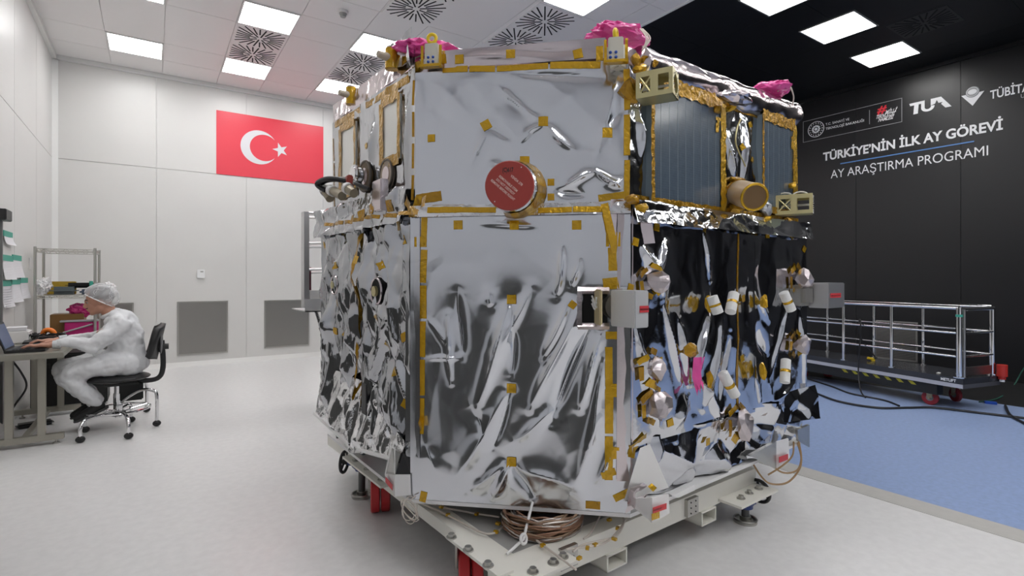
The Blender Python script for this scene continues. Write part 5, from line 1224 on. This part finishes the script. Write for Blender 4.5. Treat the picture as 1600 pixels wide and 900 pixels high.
for i in range(13):
    for j in range(13):
        u = -1 + i / 6; v = -1 + j / 6; rr = 1 - .25 * abs(u * v)
        mb.v.append(c + V3((-.05 * u * u * 1.0 + .035 * v + .02, u * .20 * rr, v * .17 * rr)))
for i in range(12):
    for j in range(12): a = i * 13 + j; mb.f.append((a, a + 13, a + 14, a + 1))
bo = obj('backrest', mb, black, sl, 'all'); md = bo.modifiers.new('solid', 'SOLIDIFY'); md.thickness = .045; md.offset = 1
obj('back_shell', MB().ball(c + V3((.055, 0, .0)), (.02, .15, .13), 16), mat('shell_grey', (.12, .12, .125), .5), sl, True)
obj('back_bar', MB().tube(spline([sc0 + V3((.15, 0, SH - .07)), sc0 + V3((.30, 0, SH - .06)), sc0 + V3((.345, 0, SH + .05)), sc0 + V3((.335, 0, SH + .30))], 6), .014, 8, sq=1.6), black, sl, True)
obj('knob', MB().cyl(sc0 + V3((.33, 0, SH + .24)), sc0 + V3((.39, 0, SH + .24)), .028, n=12), black, sl, True)

# ================================================================ WORKER
pe = thing('person', 'seated worker in white coverall and hairnet typing on the laptop', 'person', (sc0.x, sc0.y, .13))
def blob(chains, m, name, parent, vox, smooth=6, extra=None):
    mb = MB()
    for ch in chains:
        pts = [V3(c[:3]) for c in ch]; rs_ = [c[3] for c in ch]; P = []; R_ = []
        for i in range(len(pts)):
            P.append(pts[i]); R_.append(rs_[i])
            if i + 1 < len(pts):
                for t in (.25, .5, .75): P.append(pts[i].lerp(pts[i + 1], t)); R_.append(rs_[i] + (rs_[i + 1] - rs_[i]) * t)
        sqr = ch[0][4] if len(ch[0]) > 4 else 1
        mb.tube(P, R_, 14, sq=sqr)
        for p, r in zip(pts, rs_): mb.ball(p, r * (.98 if sqr == 1 else min(1, sqr) * .98), 12)
    if extra:
        for c, r, M in extra: mb.ball(c, r, 20, M)
    o = obj(name, mb, m, parent, 'all')
    md = o.modifiers.new('r', 'REMESH'); md.mode = 'VOXEL'; md.voxel_size = vox; md.use_smooth_shade = True
    if smooth: s = o.modifiers.new('s', 'SMOOTH'); s.iterations = smooth; s.factor = .5
    return o
skin = mat('skin', (.50, .25, .17), .5, var=.06, bscale=20); cloth = mat('coverall_white', (.74, .745, .76), .85, bump=.35, bscale=9)
# coverall
hipN, hipF = (-.20, 5.93, .575), (-.20, 6.14, .575)
cov_ch = [
  [(-.19, 6.04, .57, .150), (-.20, 6.04, .70, .150), (-.215, 6.04, .83, .158), (-.25, 6.04, .94, .145), (-.285, 6.04, 1.01, .085)],
  [(-.19, 6.04, .58, .165), (-.33, 6.04, .60, .12)],
  [(-.26, 5.90, .955, .085), (-.26, 6.19, .955, .085)],
  [(-.25, 5.90, .93, .092), (-.35, 5.865, .83, .080), (-.455, 5.84, .755, .072), (-.50, 5.83, .785, .066), (-.58, 5.81, .812, .054), (-.655, 5.80, .812, .047)],
  [(-.655, 5.80, .81, .047), (-.67, 5.80, .80, .034), (-.715, 5.80, .80, .034)],
  [(-.27, 6.18, .93, .088), (-.38, 6.24, .83, .070), (-.47, 6.26, .80, .062), (-.60, 6.16, .815, .048), (-.66, 6.12, .815, .040), (-.69, 6.11, .812, .032)],
  [(-.21, 5.95, .58, .125), (-.40, 5.93, .585, .110), (-.60, 5.92, .535, .092), (-.625, 5.92, .49, .088), (-.52, 5.94, .37, .086), (-.43, 5.95, .27, .080)],
  [(-.21, 6.13, .58, .120), (-.42, 6.17, .60, .105), (-.66, 6.19, .56, .088), (-.68, 6.19, .50, .085), (-.56, 6.15, .37, .080), (-.47, 6.12, .27, .074)],
]
cv = blob(cov_ch, cloth, 'coverall', pe, .0125, 5)
tx = bpy.data.textures.new('folds', 'CLOUDS'); tx.noise_scale = .17; tx.noise_depth = 2; tx.noise_type = 'HARD_NOISE'
dm = cv.modifiers.new('d', 'DISPLACE'); dm.texture = tx; dm.strength = .045; dm.mid_level = .5; dm.texture_coords = 'LOCAL'
for c, d in (((-.668, 5.80, .80), (-1, 0, 0)), ((-.665, 6.118, .813), (-1, -.3, 0))): obj('cuff', MB().tube([V3(c) - V3(d) * .022, V3(c) + V3(d) * .03], [.040, .034], 16), mat('cuff_white', (.62, .64, .66), .9, bump=.3, bscale=60), pe, True)
# collar
obj('collar', MB().torus((-.325, 6.04, 1.035), (-.55, 0, 1), .066, .017, 24, 8), cloth, pe, True)
# body: head, neck, forearms and hands as one continuous surface
HD = V3((-.408, 6.03, 1.155)); T = Matrix.Rotation(math.radians(-14), 3, 'Y')
hp = lambda x, y, zz: HD + T @ V3((x, y, zz))
ch = [[(-.22, 6.04, .60, .07), (-.25, 6.04, .90, .075), (-.30, 6.04, 1.0, .062), tuple(hp(.035, 0, -.085)) + (.057,)],
      [(-.27, 5.93, .93, .035), (-.46, 5.84, .78, .030), (-.56, 5.815, .807, .026), (-.66, 5.80, .803, .025), (-.725, 5.80, .797, .025)],
      [(-.27, 6.15, .93, .035), (-.47, 6.25, .81, .028), (-.66, 6.12, .815, .024), (-.715, 6.10, .81, .024)],
      [(-.25, 6.04, .93, .05), (-.27, 5.93, .93, .05)], [(-.25, 6.04, .93, .05), (-.27, 6.15, .93, .05)],
      [(-.22, 6.04, .60, .07), (-.22, 5.97, .58, .06), (-.60, 5.92, .53, .045), (-.44, 5.95, .28, .033), (-.42, 5.95, .235, .034)],
      [(-.22, 6.04, .60, .07), (-.22, 6.13, .58, .06), (-.66, 6.19, .54, .045), (-.48, 6.12, .28, .033), (-.46, 6.12, .235, .034)],
      # jaw, chin, nose, brow, lips
      [tuple(hp(-.035, 0, -.075)) + (.042,), tuple(hp(-.072, 0, -.098)) + (.022,)],
      [tuple(hp(.0, .035, -.06)) + (.038,), tuple(hp(-.065, .012, -.092)) + (.022,)], [tuple(hp(.0, -.035, -.06)) + (.038,), tuple(hp(-.065, -.012, -.092)) + (.022,)],
      [tuple(hp(-.090, 0, .010)) + (.010,), tuple(hp(-.112, 0, -.026)) + (.013,), tuple(hp(-.100, 0, -.036)) + (.012,)],
      [tuple(hp(-.088, -.026, .022)) + (.011,), tuple(hp(-.093, 0, .020)) + (.010,), tuple(hp(-.088, .026, .022)) + (.011,)],
      [tuple(hp(-.088, -.018, -.058)) + (.009,), tuple(hp(-.098, 0, -.057)) + (.010,), tuple(hp(-.088, .018, -.058)) + (.009,)],
      [tuple(hp(-.086, -.014, -.070)) + (.009,), tuple(hp(-.093, 0, -.071)) + (.009,), tuple(hp(-.086, .014, -.070)) + (.009,)]]
def hand(w, side, yaw):
    """palm and five fingers resting on the keyboard, pointing -X"""
    w = V3(w); out = []; Rz = Matrix.Rotation(yaw, 3, 'Z')
    f = lambda x, y, zz: tuple(w + Rz @ V3((x, y * side, zz)))
    for q in (-.027, -.010, .008, .025): out.append([f(.0, q * .6, 0) + (.017,), f(-.045, q * .95, .004) + (.0155,), f(-.085, q * 1.08, .0) + (.0125,)])
    for q, L, cu in ((-.029, .062, .0), (-.0105, .078, .003), (.009, .084, .004), (.0275, .074, .002)):
        out.append([f(-.085, q * 1.08, 0) + (.0105,), f(-.085 - L * .42, q * 1.2, .006 + cu) + (.0092,), f(-.085 - L * .75, q * 1.28, .000) + (.0082,), f(-.085 - L, q * 1.32, -.012) + (.0072,)])
    out.append([f(-.02, .026, -.004) + (.015,), f(-.055, .048, -.008) + (.0115,), f(-.088, .060, -.014) + (.0095,), f(-.108, .062, -.018) + (.008,)])
    return out
ch += hand((-.725, 5.80, .797), 1, -.05); ch += hand((-.715, 6.10, .810), -1, .20)
body = blob(ch, skin, 'body', pe, .0052, 4, extra=[(hp(.005, 0, .012), (.096, .075, .102), T), (hp(-.045, 0, -.03), (.052, .054, .072), T), (hp(.012, -.076, -.012), (.018, .009, .030), T), (hp(.012, .076, -.012), (.018, .009, .030), T)])
for s_ in (-1, 1):
    e = obj('eye', MB().ball(hp(-.079, s_ * .029, .004), .0100, 14), mat('eye_white', (.30, .26, .24), .3), pe, True)
    obj('iris', MB().ball(hp(-.0872, s_ * .030, .002), .0048, 10), mat('iris_dark', (.03, .015, .01), .2), e, True)
    obj('eyebrow', MB().tube([hp(-.092, s_ * .014, .026), hp(-.088, s_ * .034, .031), hp(-.072, s_ * .050, .024)], [.004, .005, .003], 8), mat('hair_dark', (.025, .017, .012), .7), pe, True)
obj('mouth', MB().tube([hp(-.084, -.022, -.064), hp(-.103, 0, -.064), hp(-.084, .022, -.064)], .0032, 8), mat('lip', (.33, .11, .09), .5), pe, True)
obj('stubble', MB().tube([hp(-.088, -.022, -.047), hp(-.106, 0, -.046), hp(-.088, .022, -.047)], .0045, 8), mat('hair_dark', (0, 0, 0)), pe, True)
# hair seen through the net
hb = MB().ball(hp(.022, 0, .034), (.098, .080, .088), 24, T); obj('hair', hb, mat('hair_dark', (0, 0, 0)), pe, True)
# hairnet: puffed pleated cap
mb = MB(); nn, mm = 96, 26; vs = []; c = hp(.030, 0, .030); Tn = Matrix.Rotation(math.radians(30), 3, 'Y')
for j in range(mm + 1):
    ph = j / mm * math.radians(112)
    for i in range(nn):
        a = 2 * math.pi * i / nn; pl = 1 + .045 * math.sin(a * 14 + j * .12) * (j / mm) ** .6 + .03 * math.sin(a * 5 + j * .5)
        tight = 1 - .10 * max(0, (j - mm * .86) / (mm * .14))
        p = V3((.130 * math.sin(ph) * math.cos(a) * pl * tight, .102 * math.sin(ph) * math.sin(a) * pl * tight, .112 * math.cos(ph) * pl)); vs.append(c + Tn @ p)
mb.add(vs, [(j * nn + i, j * nn + (i + 1) % nn, (j + 1) * nn + (i + 1) % nn, (j + 1) * nn + i) for j in range(mm) for i in range(nn)])
net = mat('hairnet', (.85, .85, .86), .8, alpha=.42, bump=.3, bscale=60); hn = obj('hairnet', mb, net, pe, 'all')
rs = random.Random(5); mb = MB()
for k in range(14):
    a = rs.uniform(0, 6.28); a2 = a + rs.uniform(-.9, .9); p0 = rs.uniform(.1, .5); p1 = rs.uniform(1.4, 1.9)
    pts = []
    for q in range(9):
        t = q / 8; ph = p0 + (p1 - p0) * t; aa = a + (a2 - a) * t + .12 * math.sin(q * 2 + k); pts.append(c + Tn @ V3((.133 * math.sin(ph) * math.cos(aa), .105 * math.sin(ph) * math.sin(aa), .116 * math.cos(ph))))
    mb.tube(pts, .0015, 5)
ring = [c + Tn @ V3((.124 * math.sin(math.radians(111)) * math.cos(a), .095 * math.sin(math.radians(111)) * math.sin(a), .112 * math.cos(math.radians(111)))) for a in [2 * math.pi * i / 40 for i in range(41)]]
mb.tube(ring, .005, 6); obj('net_pleats', mb, mat('pleat_white', (.85, .85, .86), .8), hn, True)
# shoes
for (x, y) in ((-.43, 5.95), (-.47, 6.12)):
    M_ = Matrix.Rotation(math.radians(-24), 3, 'Y'); c = V3((x, y, .20)); q = lambda a, b_, c_: c + M_ @ V3((a, b_, c_))
    s_ = blob([[tuple(q(.035, 0, .0)) + (.044,), tuple(q(-.06, 0, -.012)) + (.043,), tuple(q(-.14, 0, -.02)) + (.034,)], [tuple(q(.03, 0, .0)) + (.042,), tuple(q(.01, 0, .05)) + (.042,)]], rubber, 'shoe', pe, .007, 4)
    obj('sole', MB().prism([q(.085, -.040, -.046), q(-.06, -.048, -.05), q(-.15, -.036, -.046), q(-.178, 0, -.044), q(-.15, .036, -.046), q(-.06, .048, -.05), q(.085, .040, -.046)], M_ @ V3((0, 0, .018))), mat('sole_grey', (.06, .06, .06), .7), s_)
